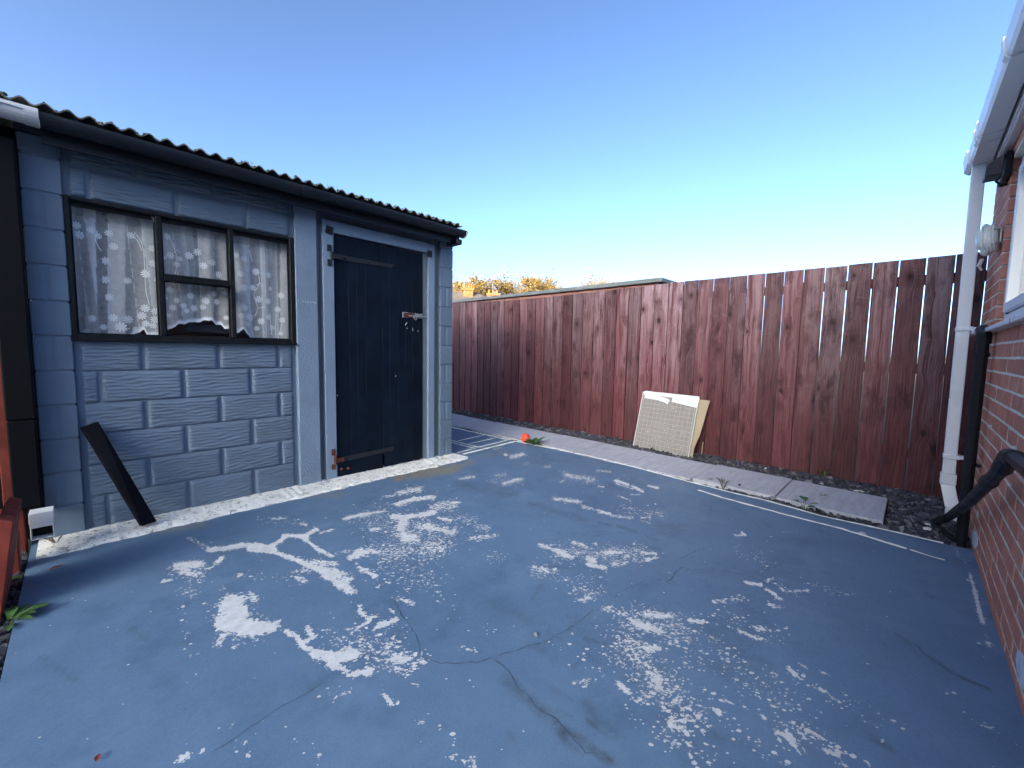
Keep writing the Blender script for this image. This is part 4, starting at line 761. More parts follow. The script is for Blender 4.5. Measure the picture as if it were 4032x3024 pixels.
# ================================================================== TIMBER FENCES
fence = thing('timber_fence', 'tall red stained close board fence along the far side of the yard', 'fence', (4.5, 2.6, 0))
gaps = [-1.09,-0.937,-0.782,-0.628,-0.474,-0.321,-0.167,-0.014,0.14,0.296,0.456,0.609,0.762,0.911,1.06,1.215,1.37,1.522,1.672,1.824,1.986,2.143,2.303,2.461,2.619,2.778,2.94,3.103,3.266,3.422,3.587,3.74,3.905,4.06,4.215,4.363,4.52,4.675,4.832,4.985,5.136,5.293,5.449,5.597,5.762,5.92,6.08,6.24,6.40,6.56,6.72,6.88,7.04]
rf = random.Random(12)
M_seam_shade = plain('seam_shade_dark', (0.03,0.012,0.011), 0.9)  # near-black colour standing in for shade between the boards
for i, (a, b) in enumerate(zip(gaps[:-1], gaps[1:])):
    near = a < 1.75; g = rf.uniform(.0016,.0026) if near else rf.uniform(.0014,.0024)
    if -0.2 < a < 0.7: g = rf.uniform(.0028,.0036)
    zt = np.interp(a, [-1,1.9,2.0,3.5,4.2,5.8,7.1], [1.801,1.800,1.796,1.773,1.773,1.822,1.83])+rf.uniform(-.0025,.0025); zb = -0.02+rf.uniform(-.01,.01)
    x = 4.5; tw = rf.uniform(.007,.011) if not near else rf.uniform(-.001,.002)        # the far boards lap over each other
    # edges of sawn boards are never straight: three stations up the board
    st = [zb, 0.45, 0.95, 1.45, float(zt)]; gk = [.5,.7,.75,.9,1.1]; L = [a+g*k_+rf.uniform(-.0012,.0012) for k_ in gk]; R = [b-g*k_+rf.uniform(-.0012,.0012) for k_ in gk]
    vs = []
    for z, l, rr in zip(st, L, R): vs += [(x,l,z),(x+tw,rr,z),(x+tw+.016,rr,z),(x+.016,l,z)]
    fs = [(3,2,1,0),tuple(16+k for k in range(4))]+[(4*j+k,4*j+(k+1)%4,4*j+4+(k+1)%4,4*j+4+k) for j in range(4) for k in range(4)]
    put('board', MB().add(vs, fs), M_fence, fence, bevel=0.0028)
for a in gaps[1:-1]:
    if a > 1.75: put('seam_shade_strip', MB().box(4.5290,4.5295,a-.02,a+.02,0.0,1.70), M_seam_shade, fence)  # dark strips added behind the far seams so they read as shadow lines
M_rail = plain('rail_timber', (0.13,0.045,0.04), 0.8, 0.25, 8, 0.4, 50)
for z in (0.28, 0.95, 1.63):
    put('rail', MB().prism([(4.5300,-1.1,z-.035),(4.5300,-1.1,z+.045),(4.57,-1.1,z+.005)], (0,8.1,0)), M_rail, fence)
for yp in (-1.05, 0.80, 2.62, 4.44, 6.26): box('post', M_rail, fence, 4.575, 4.665, yp-.045, yp+.045, -.1, 1.70)

lf = thing('timber_fence', 'low red painted fence at the left edge beside the black downpipe', 'fence', (-0.28, 2.3, 0))
yb = 2.44
while yb < 2.72:
    put('board', MB().box(-.285,-.268,yb,min(yb+.144,2.72),.30,0.80+rf.uniform(-.01,.01)), M_fence2, lf, bevel=.002); yb += .150
put('gravel_board', MB().prism([(-.300,2.42,-.06),(-.262,2.42,-.06),(-.205,2.42,.36),(-.243,2.42,.38)], (0,.34,0)), M_fence2, lf, bevel=.004)
put('post', MB().box(-.325,-.235,2.86,2.95,-.05,.28).box(-.300,-.2355,3.19,3.27,-.05,1.26), M_fence2, lf, bevel=.004)

# ================================================================== BRICK HOUSE
house = thing('brick_house', 'red brick house with white gutter and window along the right side', 'house', (1.6, -0.32, 0))
CR, LN, YF = 0.0722, 0.2345, -0.305
ZC0 = 1.0505-14*CR
rb = random.Random(31); bricks = []
for v in range(5):
    bm_ = MB().box(-.1117,.1117,-.1,0,-.0312,.0312); bm_.v = [(x+rb.uniform(-.0012,.0012), y+rb.uniform(-.001,.001), z+rb.uniform(-.001,.001)) for x, y, z in bm_.v]
    bricks.append(bm_.mesh('brick', M_brick, bevel=0.0022))
halfs = [MB().box(-.0505,.0505,-.1,0,-.0312,.0312).mesh('brick', M_brick, bevel=0.0022) for _ in range(1)]
WX1, WZ0, WZ1, XE = 3.5465, 1.195, 2.12, 4.25
BX0 = 1.35; rest = MB()
def add_brick(xa, xb, zc, near):
    w = xb-xa
    if near:
        me_ = rb.choice(bricks) if w > .15 else halfs[0]
        o = link('brick', me_, house, ((xa+xb)/2, YF+rb.uniform(-.0012,.0012), zc)); o.scale.x = (w-.012)/(.2234 if w > .15 else .101)
    else: rest.box(xa+.005, xb-.005, YF-.1, YF, zc-.031, zc+.031)
for k in range(-1, 32):
    zc = ZC0+(k+.5)*CR; off = 0.108 if k % 2 else 0.0; x = XE
    first = True
    while x > 0.1:
        w = LN if not (first and k % 2) else LN/2; first = False
        xa, xb = x-w, x; x -= w; pieces = [(xa, xb)]
        if zc > WZ0 and zc < WZ1 and xa < WX1 and xb > 1.0:
            pieces = [(WX1, xb)] if xb-WX1 > .06 else ([] if xa > 1.0 else [(xa, 1.0)])
        for p, q in pieces:
            if q-p > .05: add_brick(p, q, zc, q > BX0 and zc < 2.2)
ob = put('brickwork', rest, M_brick, house, kind='stuff')
mo = MB().box(0.0,1.0,YF-.098,YF-.0018,-.1,2.27).box(1.0,WX1+.016,YF-.098,YF-.0018,-.1,WZ0).box(1.0,WX1+.016,YF-.098,YF-.0018,WZ1,2.27).box(WX1+.016,XE-.004,YF-.098,YF-.0018,-.1,2.27)
put('mortar_bed', mo, M_mortar, house)
box('inner_wall', M_render, house, 0.0, XE-.002, YF-.30, YF-.20, -.1, 1.19)
box('inner_wall', M_render, house, WX1+.02, XE-.002, YF-.30, YF-.1005, 1.1905, 2.27)
put('end_wall', MB().box(XE-.25,XE-.002,-6.5,YF-.31,-.1,2.27), M_brick, house)
def on_y(x, y, Y): d = ray(x, y); t = Y/d.y; return (d.x*t, Y, CAMZ+d.z*t)
for poly in ([(3833,2079),(3825,2093),(3820,2112),(3827,2140),(3838,2162),(3845,2150),(3848,2120),(3841,2098)],[(4006,2556),(3998,2590),(4004,2640),(4022,2710),(4033,2720),(4032,2600),(4020,2570)]):
    put('paint_splash', MB().prism([on_y(a, b, YF+.0025) for a, b in poly], (0,-.003,0)), M_efflor, house)
hw = put('window', MB().box(WX1-.062,WX1-.002,-.395,-.335,1.232,2.118).box(1.002,1.062,-.395,-.335,1.232,2.118).box(1.0622,WX1-.0622,-.395,-.335,2.06,2.118).box(1.0622,WX1-.0622,-.395,-.335,1.232,1.285).box(2.25,2.31,-.395,-.335,1.2852,2.0598), M_upvc, house, bevel=.004)
put('sash', MB().box(WX1-.125,WX1-.070,-.390,-.322,1.293,2.052).box(2.318,2.373,-.390,-.322,1.293,2.052).box(2.3732,WX1-.1252,-.390,-.322,1.293,1.343).box(2.3732,WX1-.1252,-.390,-.322,2.002,2.052), M_upvc, hw, bevel=.005)
put('gasket', MB().box(WX1-.0698,WX1-.0622,-.385,-.3345,1.285,2.06), plain('blue_film', (0.03,0.04,0.30), 0.4), hw)
put('pane', MB().box(2.373,WX1-.125,-.365,-.3645,1.343,2.002).box(1.06,2.25,-.365,-.3645,1.285,2.06), M_glass, hw)
put('window_sill', MB().prism([(0.98,-.345,1.198),(0.98,-.262,1.190),(0.98,-.262,1.212),(0.98,-.345,1.231)], (3.655-.98,0,0)), M_upvc, hw, bevel=.003)
put('room_back', MB().box(0.9,XE-.3,-2.6,-2.55,0.2,2.25).box(0.9,XE-.3,-2.55,-.62,0.2,0.22), plain('dim_room', (0.30,0.27,0.26), 0.9), house)
# eaves: soffit, fascia, gutter with brackets
put('soffit', MB().box(0.0,4.02,-.3035,-.2605,2.196,2.206).box(0.0,4.02,-.62,-.3045,2.2705,2.28), M_upvc, house)
fa = put('fascia', MB().prism([(0.0,-.282,2.19),(0.0,-.268,2.19),(0.0,-.268,2.36),(0.0,-.282,2.36)], (4.05,0,0)), M_upvc, house, bevel=.002)
put('box_end', MB().prism([(4.025,-.40,2.12),(4.025,-.262,2.20),(4.025,-.262,2.37),(4.025,-.40,2.42)], (0.03,0,0)), M_white_dirty, house, bevel=.002)
def gy(x): return -.182+(x-2.3)*.0154
def gsec(x, w=0.0, dz=0.0): y = gy(x); return [(x,-.262,2.335+dz),(x,-.258,2.262-w),(x,y-.012,2.248-w),(x,y+w,2.262-w*.6),(x,y+.008+w,2.318+dz),(x,y+.008+w,2.330+dz),(x,y-.006,2.330+dz),(x,y-.006,2.318),(x,y-.014,2.266),(x,y-.022,2.256),(x,-.248,2.268),(x,-.254,2.335+dz)]
def loft(s0, s1): n = len(s0); return MB().add(list(s0)+list(s1), [tuple(range(n-1,-1,-1)), tuple(range(n,2*n))]+[(i,(i+1)%n,n+(i+1)%n,n+i) for i in range(n)])
hg_ = put('gutter', loft(gsec(0.0), gsec(4.10)), M_upvc, house)
for x, w in ((1.35,.05),(2.66,.05),(3.48,.035),(3.60,.035)):
    put('gutter_bracket', loft(gsec(x-w/2, .006, .006), gsec(x+w/2, .006, .006)), M_upvc, hg_)
put('gutter_outlet', loft(gsec(3.90, .009, .006), gsec(4.11, .009, .006)), M_upvc, hg_)
for xr in (3.0,): put('roof', MB().prism([(XE+.15,-.20,2.365),(XE+.15,-3.4,4.75),(XE+.15,-6.6,2.365),(XE+.15,-6.6,2.30),(XE+.15,-3.4,4.66),(XE+.15,-.24,2.345)], (-4.6,0,0)), M_rooftile, house)
# downpipe with shoe
hd = put('downpipe', MB().prism([(3.92,-.171,2.245),(3.98,-.171,2.245),(3.98,-.232,2.245),(3.92,-.232,2.245)], (0,-.012,-1.96)), M_upvc, house, bevel=.004)
put('pipe_clip', MB().box(3.914,3.986,-.305,-.176,1.222,1.240).box(3.912,3.988,-.252,-.174,1.218,1.244), M_upvc, hd, bevel=.002)
put('pipe_clip', MB().box(3.914,3.986,-.305,-.182,.392,.410).box(3.912,3.988,-.256,-.179,.388,.414), M_upvc, hd, bevel=.002)
put('shoe', MB().box(3.914,3.986,-.252,-.176,.215,.284).prism([(3.918,-.180,.2148),(3.982,-.180,.2148),(3.982,-.248,.2148),(3.918,-.248,.2148)], (-.035,-.030,-.14)).prism([(3.880,-.215,.0745),(3.948,-.215,.0745),(3.948,-.275,.0745),(3.880,-.275,.0745)], (0,0,-.09)), M_upvc, hd, bevel=.003)
# black soil pipe, its top elbow, and the waste pipe running down to the gully
sp_ = put('soil_pipe', MB().tube([(3.43,-.262,1.165),(3.43,-.262,-.04)], .0245, 14), M_plastic, house, smooth=False)
put('pipe_collar', MB().tube([(3.43,-.262,1.185),(3.43,-.262,1.125)], [.031,.031], 14).tube([(3.43,-.262,1.075),(3.43,-.262,1.055)], .031, 14).tube([(3.43,-.262,.465),(3.43,-.262,.445)], .030, 14).box(3.40,3.425,-.303,-.285,.448,.462), M_plastic, sp_)
put('pipe_elbow', MB().tube([(3.43,-.262,1.16),(3.437,-.262,1.188),(3.46,-.262,1.203),(3.50,-.262,1.208),(3.60,-.262,1.208)], .026, 12), M_plastic, sp_)
put('pipe_branch', MB().tube([(3.60,-.262,1.208),(4.22,-.262,1.212)], .020, 12), M_upvc, sp_)
put('pipe_foot', MB().tube([(3.43,-.262,.02),(3.46,-.255,.0),(3.56,-.215,-.008),(3.70,-.165,-.012)], .026, 12), M_plastic, sp_)
wp = put('waste_pipe', MB().tube([(0.4,-.235,.80),(1.60,-.235,.765),(1.92,-.232,.755)], .0205, 12).tube([(2.06,-.232,.70),(2.75,-.224,.405),(3.35,-.205,.16),(3.72,-.165,.005)], .0205, 12), M_plastic, house, smooth=False)
put('pipe_elbow', MB().tube([(1.90,-.232,.756),(1.975,-.232,.748),(2.03,-.232,.722),(2.09,-.232,.688)], .0255, 12), M_plastic, wp)
for q in ([(2.30,-.230,.60),(2.345,-.229,.581)],[(3.50,-.193,.097),(3.60,-.180,.056)]): put('pipe_collar', MB().tube(q, .0252, 12), M_plastic, wp)

# lamps on the house wall
fl = thing('floodlight', 'white ribbed floodlight on a metal bracket beside the white downpipe', 'lamp', (3.66, -.305, 1.72))
prof = [(-.004,.030),(.012,.050),(.03,.058),(.055,.056),(.075,.046),(.085,.036)]
def dome(mb, c, prof, axis, sx=1.0, sz=1.0, seg=18):
    vs = []; fs = []
    a = Vector(axis).normalized(); u = a.cross(Vector((0,0,1))).normalized(); w = u.cross(a)
    for h, rad in prof:
        for k in range(seg):
            t = 2*math.pi*k/seg; vs.append(Vector(c)+a*h+u*(math.cos(t)*rad*sx)+w*(math.sin(t)*rad*sz))
    n = len(prof); fs = [(i*seg+k, i*seg+(k+1)%seg, (i+1)*seg+(k+1)%seg, (i+1)*seg+k) for i in range(n-1) for k in range(seg)]
    fs += [tuple(range(seg-1,-1,-1)), tuple((n-1)*seg+k for k in range(seg))]; return mb.add(vs, fs)
ax = Vector((0.25, 1.0, -0.10))
put('housing', dome(MB(), (3.665,-.298,1.735), [(.0,.050),(.008,.062),(.03,.068),(.05,.066),(.068,.058),(.080,.046)], ax, 0.95, 1.15), M_white, fl, smooth=False)
rbm = MB()
for k in range(5): dome(rbm, Vector((3.665,-.298,1.735))+ax.normalized()*(.012+.0115*k), [(0,.0685),(.0012,.071),(.004,.071),(.0052,.0685)], ax, 0.95, 1.15)
put('cooling_fin', rbm, M_white, fl)
put('lens', dome(MB(), Vector((3.665,-.298,1.735))+ax.normalized()*.0802, [(0,.045),(.004,.043),(.008,.030),(.009,.010)], ax, 0.95, 1.15), M_lens, fl)
put('visor', dome(MB(), (3.70,-.258,1.812), [(0,.02),(.006,.036),(.018,.04),(.026,.03)], (0.3,1,-.5), 1.1, .5), M_white, fl)
put('lamp_base', dome(MB(), (3.68,-.268,1.658), [(0,.03),(.006,.04),(.02,.044),(.032,.036)], (0.3,1,.45), 1.05, .6), M_white, fl)
put('bracket', MB().tube([(3.76,-.262,1.775),(3.62,-.268,1.775),(3.60,-.296,1.772),(3.60,-.296,1.695),(3.62,-.268,1.692),(3.76,-.262,1.692)], .0042, 6), M_steel, fl)
put('cable_gland', MB().tube([(3.76,-.245,1.632),(3.79,-.238,1.600)], .010, 8).tube([(3.79,-.238,1.60),(3.80,-.25,1.575)], .006, 6), M_white, fl)
bl = thing('floodlight', 'black hooded floodlight fixed under the white gutter', 'lamp', (3.64, -.30, 2.09))
put('mount', MB().prism([(3.52,-.302,2.04),(3.74,-.302,2.03),(3.74,-.302,2.165),(3.52,-.302,2.165)], (0,.03,0)), M_plastic, bl, bevel=.006)
put('hood', MB().prism([(3.50,-.2715,2.150),(3.62,-.212,2.138),(3.66,-.212,2.085),(3.56,-.2715,2.058)], (0.13,0,0)), M_plastic, bl, bevel=.004)
put('lamp_arm', MB().tube([(3.60,-.2715,2.06),(3.61,-.255,2.035),(3.64,-.28,2.015),(3.66,-.3,2.02)], .006, 8), M_plastic, bl)
# ================================================================== BEHIND THE FENCE
ob_ = thing('brick_outbuilding', 'flat roofed brick outbuilding with grey roof edging just behind the fence', 'outbuilding', (6.4, 6.0, 0))
box('wall', plain('dull_mortar', (0.20,0.13,0.11), 0.95), ob_, 4.70, 8.6, 2.20, 10.4, -0.1, 1.847)
ocm = [MB().box(-.003,.1,-.1065,.1065,-.0315,.0315).mesh('brick', M_pinkbrick, bevel=.002)]
for k in range(1):
    yy = 2.20+(.11 if k else 0)+.1115
    while yy < 7.2:
        link('brick', ocm[0], ob_, (4.699, yy, 1.812-.075*k)); yy += .225
fl_ = put('roof_edging', MB().box(4.655,8.65,2.14,10.45,1.8475,1.898), M_flash, ob_, bevel=.006)
yy = 2.9
while yy < 8: put('edging_joint', MB().box(4.651,4.72,yy,yy+.05,1.8465,1.9), M_flash, fl_); yy += 1.15

def tree(name, px, dist, top_y, wpx, label, seed, mats, group):
    r = random.Random(seed); top = far(px, top_y, dist); base = Vector((top.x, top.y, -.1)); H = top.z*1.06; R = wpx/F*dist*0.5*1.5
    root = thing(name, label, 'tree', base, group)
    tr = MB(); lean = Vector((r.uniform(-.3,.3), r.uniform(-.3,.3), 0)); fork = base+Vector((0,0,H*.42))+lean
    tr.tube([base, base+Vector((0,0,H*.2))+lean*.5, fork], [.32, .24, .19], 8); tips = []
    for b in range(9):
        a = 6.283*b/9+r.uniform(-.3,.3); q = r.uniform(.35,1); e = fork+Vector((math.cos(a)*R*q, math.sin(a)*R*q, (H*.56)*r.uniform(.45,.98)*(1.12-.45*q)))
        mdl = fork.lerp(e, .5)+Vector((0,0,.35)); tr.tube([fork, mdl, e], [.12,.07,.02], 6); tips += [e, mdl.lerp(e,.5)]
        for c in range(4):
            s_ = mdl.lerp(e, r.uniform(.1,.9)); e2 = s_+Vector((r.uniform(-1,1),r.uniform(-1,1),r.uniform(-.2,.9)))*R*.42
            if e2.z < H+base.z+.1: tr.tube([s_, e2], [.035,.008], 5); tips.append(e2)
    for c in range(8):
        a = r.uniform(0, 6.28); q = R*r.uniform(.3,1.1); tips.append(base+Vector((math.cos(a)*q, math.sin(a)*q, H*r.uniform(.45,.72))))
    put('trunk', tr, M_bark, root, smooth=False)
    for mt, share in mats:
        lv = MB()
        for p in tips:
            if r.random() > share+.15: continue
            cs = r.uniform(.35,.75)*R/2.4
            for _ in range(int(95*share+25)):
                o = Vector((r.gauss(0,1), r.gauss(0,1), r.gauss(0,.75)))*cs*.6; c0 = p+o
                if c0.z > H-.02+base.z+.15: continue
                s_ = r.uniform(.06,.13); n = Vector((r.uniform(-1,1), r.uniform(-1,1), r.uniform(-.6,1))).normalized(); u = n.orthogonal().normalized(); w = n.cross(u); t = r.uniform(0,6.28); uu = (u*math.cos(t)+w*math.sin(t))*s_; ww = n.cross(uu)*.65
                lv.add([c0-uu, c0-ww, c0+uu, c0+ww], [(0,1,2,3)])
        put('crown', lv, mt, root, kind='stuff')
for i, (px, dist, ty, w, lab) in enumerate([(1850,46,1064,150,'golden autumn tree just right of the shed corner behind the tall chimney'),(1992,50,1066,150,'widest golden tree standing behind the lower brick chimney'),(2118,48,1072,120,'golden tree with a thin upright top right of the chimneys'),(2374,60,1066,170,'small round bronze tree alone above the flat roof edging')]):
    tree('autumn_tree', px, dist, ty, w, lab, 50+i, [(M_gold,.75),(M_goldgrey,.45)], 'autumn trees beyond the fence')
def far_house(px, py_ridge, dist, chim, label, hip):
    c = far(px, py_ridge, dist); rz = c.z; base = Vector((c.x, c.y, -.1)); h = thing('distant_house', label, 'house', base, 'houses beyond the fence')
    dirn = Vector((c.x, c.y, 0)).normalized(); side = Vector((-dirn.y, dirn.x, 0)); L, D, ev = 5.0, 3.5, rz-1.9
    def P(a, b, z): q = base+side*a+dirn*b; return (q.x, q.y, z)
    put('wall', MB().prism([P(-L,-D,-.1),P(L,-D,-.1),P(L,D,-.1),P(-L,D,-.1)], (0,0,ev+.1)), M_render, h)
    ro = MB().add([P(-L-.3,-D-.3,ev),P(L+.3,-D-.3,ev),P(L+.3,D+.3,ev),P(-L-.3,D+.3,ev),P(-L+hip,0,rz),P(L-hip,0,rz)], [(0,1,5,4),(1,2,5),(2,3,4,5),(3,0,4),(3,2,1,0)])
    rf_ = put('roof', ro, M_rooftile, h)
    for a in (-2.5, 0.2, 2.6):
        w = put('window', MB().prism([P(a-.6,-D-.03,ev-1.5),P(a+.6,-D-.03,ev-1.5),P(a+.6,-D-.03,ev-.4),P(a-.6,-D-.03,ev-.4)], dirn*.06), M_upvc, h)
        put('pane', MB().prism([P(a-.5,-D-.05,ev-1.4),P(a+.5,-D-.05,ev-1.4),P(a+.5,-D-.05,ev-.5),P(a-.5,-D-.05,ev-.5)], dirn*.015), M_plastic, w)
    for (x0, x1, yt, yb, npot, ant) in chim:
        a0, a1 = far(x0, yt, dist-.5), far(x1, yt, dist-.5); t0 = far((x0+x1)/2, yt, dist-.5); w = (a1-a0).length; mid = (a0+a1)/2
        def Q(a, b, z): q = Vector((mid.x, mid.y, 0))+side*a+dirn*b; return (q.x, q.y, z)
        zb_ = rz-1.6; st = MB().prism([Q(-w/2,-.25,zb_),Q(w/2,-.25,zb_),Q(w/2,.25,zb_),Q(-w/2,.25,zb_)], (0,0,t0.z-zb_-.32))
        st.prism([Q(-w/2-.05,-.3,t0.z-.45),Q(w/2+.05,-.3,t0.z-.45),Q(w/2+.05,.3,t0.z-.45),Q(-w/2-.05,.3,t0.z-.45)], (0,0,.16))
        ch = put('chimney', st, M_chimney, h)
        for k in range(npot):
            u = -w/2+w*(k+.5)/npot; put('chimney_pot', MB().tube([Q(u,0,t0.z-.32), Q(u,0,t0.z-.05), Q(u,0,t0.z)], [.09,.075,.09], 8), M_pot, ch)
        if ant:
            q = Vector(Q(w/2-.08,-.28,t0.z-.6)); an = MB().tube([q, q+Vector((0,0,.95))], .016, 5).tube([q+Vector((0,0,.9))-side*.35, q+Vector((0,0,.9))+side*.35], .010, 5)
            for s in (-.3,-.15,0,.15,.3): an.tube([q+Vector((0,0,.9))+side*s-dirn*.18, q+Vector((0,0,.9))+side*s+dirn*.18], .006, 4)
            put('aerial', an, M_steel, ch)
far_house(1775, 1148, 30, [(1824,1862,1119,1165,4,True)], 'distant house with a grey hipped roof and tall orange chimney beside the shed corner', 3.2)
far_house(1960, 1172, 36, [(1918,1966,1142,1170,3,False)], 'distant house showing a broad low orange chimney between two golden trees', 2.0)

# unseen hill added to block the low sun from the yard, not the trees
hv = []; hf = []; NA, NB = 90, 14; rh = random.Random(77)
for i in range(NA+1):
    a = -420+840*i/NA
    for j in range(NB+1):
        b = j/NB; dist = 95+130*b; h = BLOCKER_H*math.sin(math.pi/2*min(1, b*2.0))**1.3 if b <= .5 else BLOCKER_H*math.cos(math.pi/2*(b-.5)*2)**.6
        h *= 1-.35*max(0, (abs(a)-260)/160); q = SUN_AZ*dist+Vector((-SUN_AZ.y, SUN_AZ.x, 0))*a
        hv.append((q.x, q.y, -.3+h+(rh.uniform(-.5,.5) if 0 < j < NB and b != .5 else 0)))
hf = [(i*(NB+1)+j, (i+1)*(NB+1)+j, (i+1)*(NB+1)+j+1, i*(NB+1)+j+1) for i in range(NA) for j in range(NB)]
struct(link('sun_blocker_hill', MB().add(hv, hf).mesh('sun_blocker_hill', M_earth, True)))
# ================================================================== THINGS STANDING IN THE YARD
# a boxed floor tile leaning back on the fence
B0 = Vector((4.322, 2.232, -.028)); B1 = Vector((4.238, 1.583, -.028)); T0 = Vector((4.468, 2.192, .583))
tp = thing('floor_tile', 'cream floor tile with gridded back in torn white packaging leaning on the fence', 'tile', (4.30, 1.9, -.03))
U = (B1-B0); Wd = U.length; U.normalize(); Vv = (T0-B0); Vv -= U*Vv.dot(U); Ht = Vv.length; Vv.normalize(); Nn = Vv.cross(U).normalized()
if Nn.x > 0: Nn = -Nn
def TP(u, v, n=0.0): q = B0+U*u+Vv*v+Nn*n; return (q.x, q.y, q.z)
def slabp(mb, u0, u1, v0, v1, n0, n1): return mb.prism([TP(u0,v0,n0),TP(u1,v0,n0),TP(u1,v1,n0),TP(u0,v1,n0)], Nn*(n1-n0))
put('tile_body', slabp(MB(), 0, Wd, 0, Ht, -.010, 0), M_tileback, tp, bevel=.0015)
ng = 12; px_ = .022; cw = (Wd-2*px_)/ng; chh = (Ht-2*px_)/ng
cell = slabp(MB(), -cw/2+.0035, cw/2-.0035, -chh/2+.0035, chh/2-.0035, 0, 0)
pad_v = [Vector(p)-B0 for p in cell.v]
for i in range(ng+1):
    u = px_+cw*i; put('grid_rib', slabp(MB(), u-.0022, u+.0022, px_-.004, Ht-px_+.004, .0002, .0030), M_tilerib, tp)
    v = px_+chh*i; put('grid_rib', slabp(MB(), px_-.004, Wd-px_+.004, v-.0022, v+.0022, .0001, .0026), M_tilerib, tp)
put('tile_edge', slabp(slabp(MB(), -.004, .003, 0, Ht, -.010, .002), Wd-.003, Wd+.003, 0, Ht-.02, -.010, .002), M_cardw, tp)
ck = random.Random(8); ch_ = MB()
for cu_, cv in [(1,5),(3,5),(5,5),(6,5),(7,5),(2,4),(5,4),(6,4),(7,4),(8,4),(2,3),(6,3),(7,3),(8,3),(3,2),(4,2),(5,2),(6,2),(7,2),(8,2),(3,1),(4,1),(5,1),(6,1),(7,1),(8,1),(2,3),(5,8),(6,8),(7,8),(4,9),(5,9),(7,9),(9,5),(10,4),(9,2),(10,1),(8,5)]:
    u, v = px_+cw*(cu_+.5)+ck.uniform(-.006,.006), px_+chh*(cv+.5)+ck.uniform(-.006,.006); s = ck.uniform(.003,.008)
    ch_.add([TP(u-s,v,.0012),TP(u+s*.8,v+s*.3,.0012),TP(u+s*.2,v+s*1.2,.0012),TP(u-s*.6,v+s*.7,.0012)], [(0,1,2,3)])
put('glue_speck', ch_, M_cardw, tp, kind='stuff')
# torn printed sleeve folded over the top
def sheet(poly, n0, th, name, mat, par): return put(name, MB().prism([TP(u, v, n0) for u, v in poly], Nn*th), mat, par)
ru = random.Random(2)
slv = sheet([(.018,Ht+.012),(.03,Ht+.018)]+[(.05+(Wd-.08)*i/12, Ht+.016+ru.uniform(-.002,.003)) for i in range(13)]+[(Wd+.012,Ht+.004),(Wd+.004,Ht-.085),(Wd-.008,Ht-.102),(.40,Ht-.075),(.37,Ht-.072),(.368,Ht-.045),(.375,Ht-.024),(.31,Ht-.026),(.25,Ht-.022),(.20,Ht-.021),(.30,Ht-.038),(.345,Ht-.055),(.325,Ht-.105),(.29,Ht-.088),(.20,Ht-.072),(.10,Ht-.066),(.028,Ht-.062),(.022,Ht-.03)], .004, .0016, 'sleeve', M_cardw, tp)
sheet([(-.006,Ht+.0),(.0,Ht+.006),(.03,Ht+.012),(.02,Ht-.008)], .003, .0008, 'sleeve', M_cardw, tp)
put('sleeve_fold', slabp(MB(), .03, Wd, Ht+.0115, Ht+.0165, -.012, .004), M_cardw, tp)
put('tape_spot', MB().prism([TP(.018+.018*math.cos(t*math.pi/4), Ht-.045+.018*math.sin(t*math.pi/4), .0058) for t in range(8)], Nn*.0008), M_card, slv)
def glyphs(txt, u, v, h, mat, ang=0.0, name='lettering', n=.0059):
    cu_d = bpy.data.curves.new(name, 'FONT'); cu_d.body = txt; cu_d.size = h; tmp = bpy.data.objects.new(name, cu_d); COL.objects.link(tmp)
    dg = bpy.context.evaluated_depsgraph_get(); me_ = bpy.data.meshes.new_from_object(tmp.evaluated_get(dg)); bpy.data.objects.remove(tmp); bpy.data.curves.remove(cu_d)
    ca, sa = math.cos(ang), math.sin(ang)
    mb = MB(); mb.add([TP(u+p.co.x*ca-p.co.y*sa, v+p.co.x*sa+p.co.y*ca, n) for p in me_.vertices], [tuple(p.vertices) for p in me_.polygons]); bpy.data.meshes.remove(me_)
    return put(name, mb, mat, slv)
glyphs('14.00', .385, Ht-.048, .026, M_ink)
glyphs('BTX', .318, Ht-.075, .022, M_ink, math.radians(-50))
bl_ = MB(); slabp(bl_, .39, .44, Ht-.060, Ht-.056, .0057, .0061); slabp(bl_, .466, .480, Ht-.070, Ht-.054, .0057, .0061); slabp(bl_, .505, .545, Ht-.071, Ht-.060, .0057, .0061); slabp(bl_, .560, .615, Ht-.082, Ht-.052, .0057, .0061); slabp(bl_, .632, .642, Ht-.082, Ht-.068, .0057, .0061)
slabp(bl_, .06, .24, Ht-.040, Ht-.037, .0057, .0061); slabp(bl_, .06, .25, Ht-.050, Ht-.047, .0057, .0061); slabp(bl_, .07, .22, Ht-.060, Ht-.057, .0057, .0061)
slabp(bl_, .40, .64, Ht-.014, Ht-.0125, .0057, .0061)
put('print_block', bl_, M_inkpale, slv)
# card back of the pack opening out on the right
cb = MB(); st = [(0,.0),(.12,.0),(.25,.012),(.42,.022),(.56,.03),(Ht-.01,.035)]
vs = []
for v, b in st: vs += [TP(Wd-.06,v,-.016),TP(Wd+.020+b*1.6+(.012 if v > .2 else 0),v+.004,-.045-b*.5),TP(Wd+.020+b*1.6+(.012 if v > .2 else 0),v+.004,-.050-b*.5),TP(Wd-.06,v,-.020)]
cb.add(vs, [(4*j+k,4*j+(k+1)%4,4*j+4+(k+1)%4,4*j+4+k) for j in range(5) for k in range(4)]+[(3,2,1,0),(20,21,22,23)])
put('card_back', cb, M_card, tp)
put('card_strip', MB().prism([(4.455,1.535,-.03),(4.462,1.527,-.03),(4.470,1.520,.12),(4.463,1.528,.12)], (.004,.002,0)), M_card, tp)

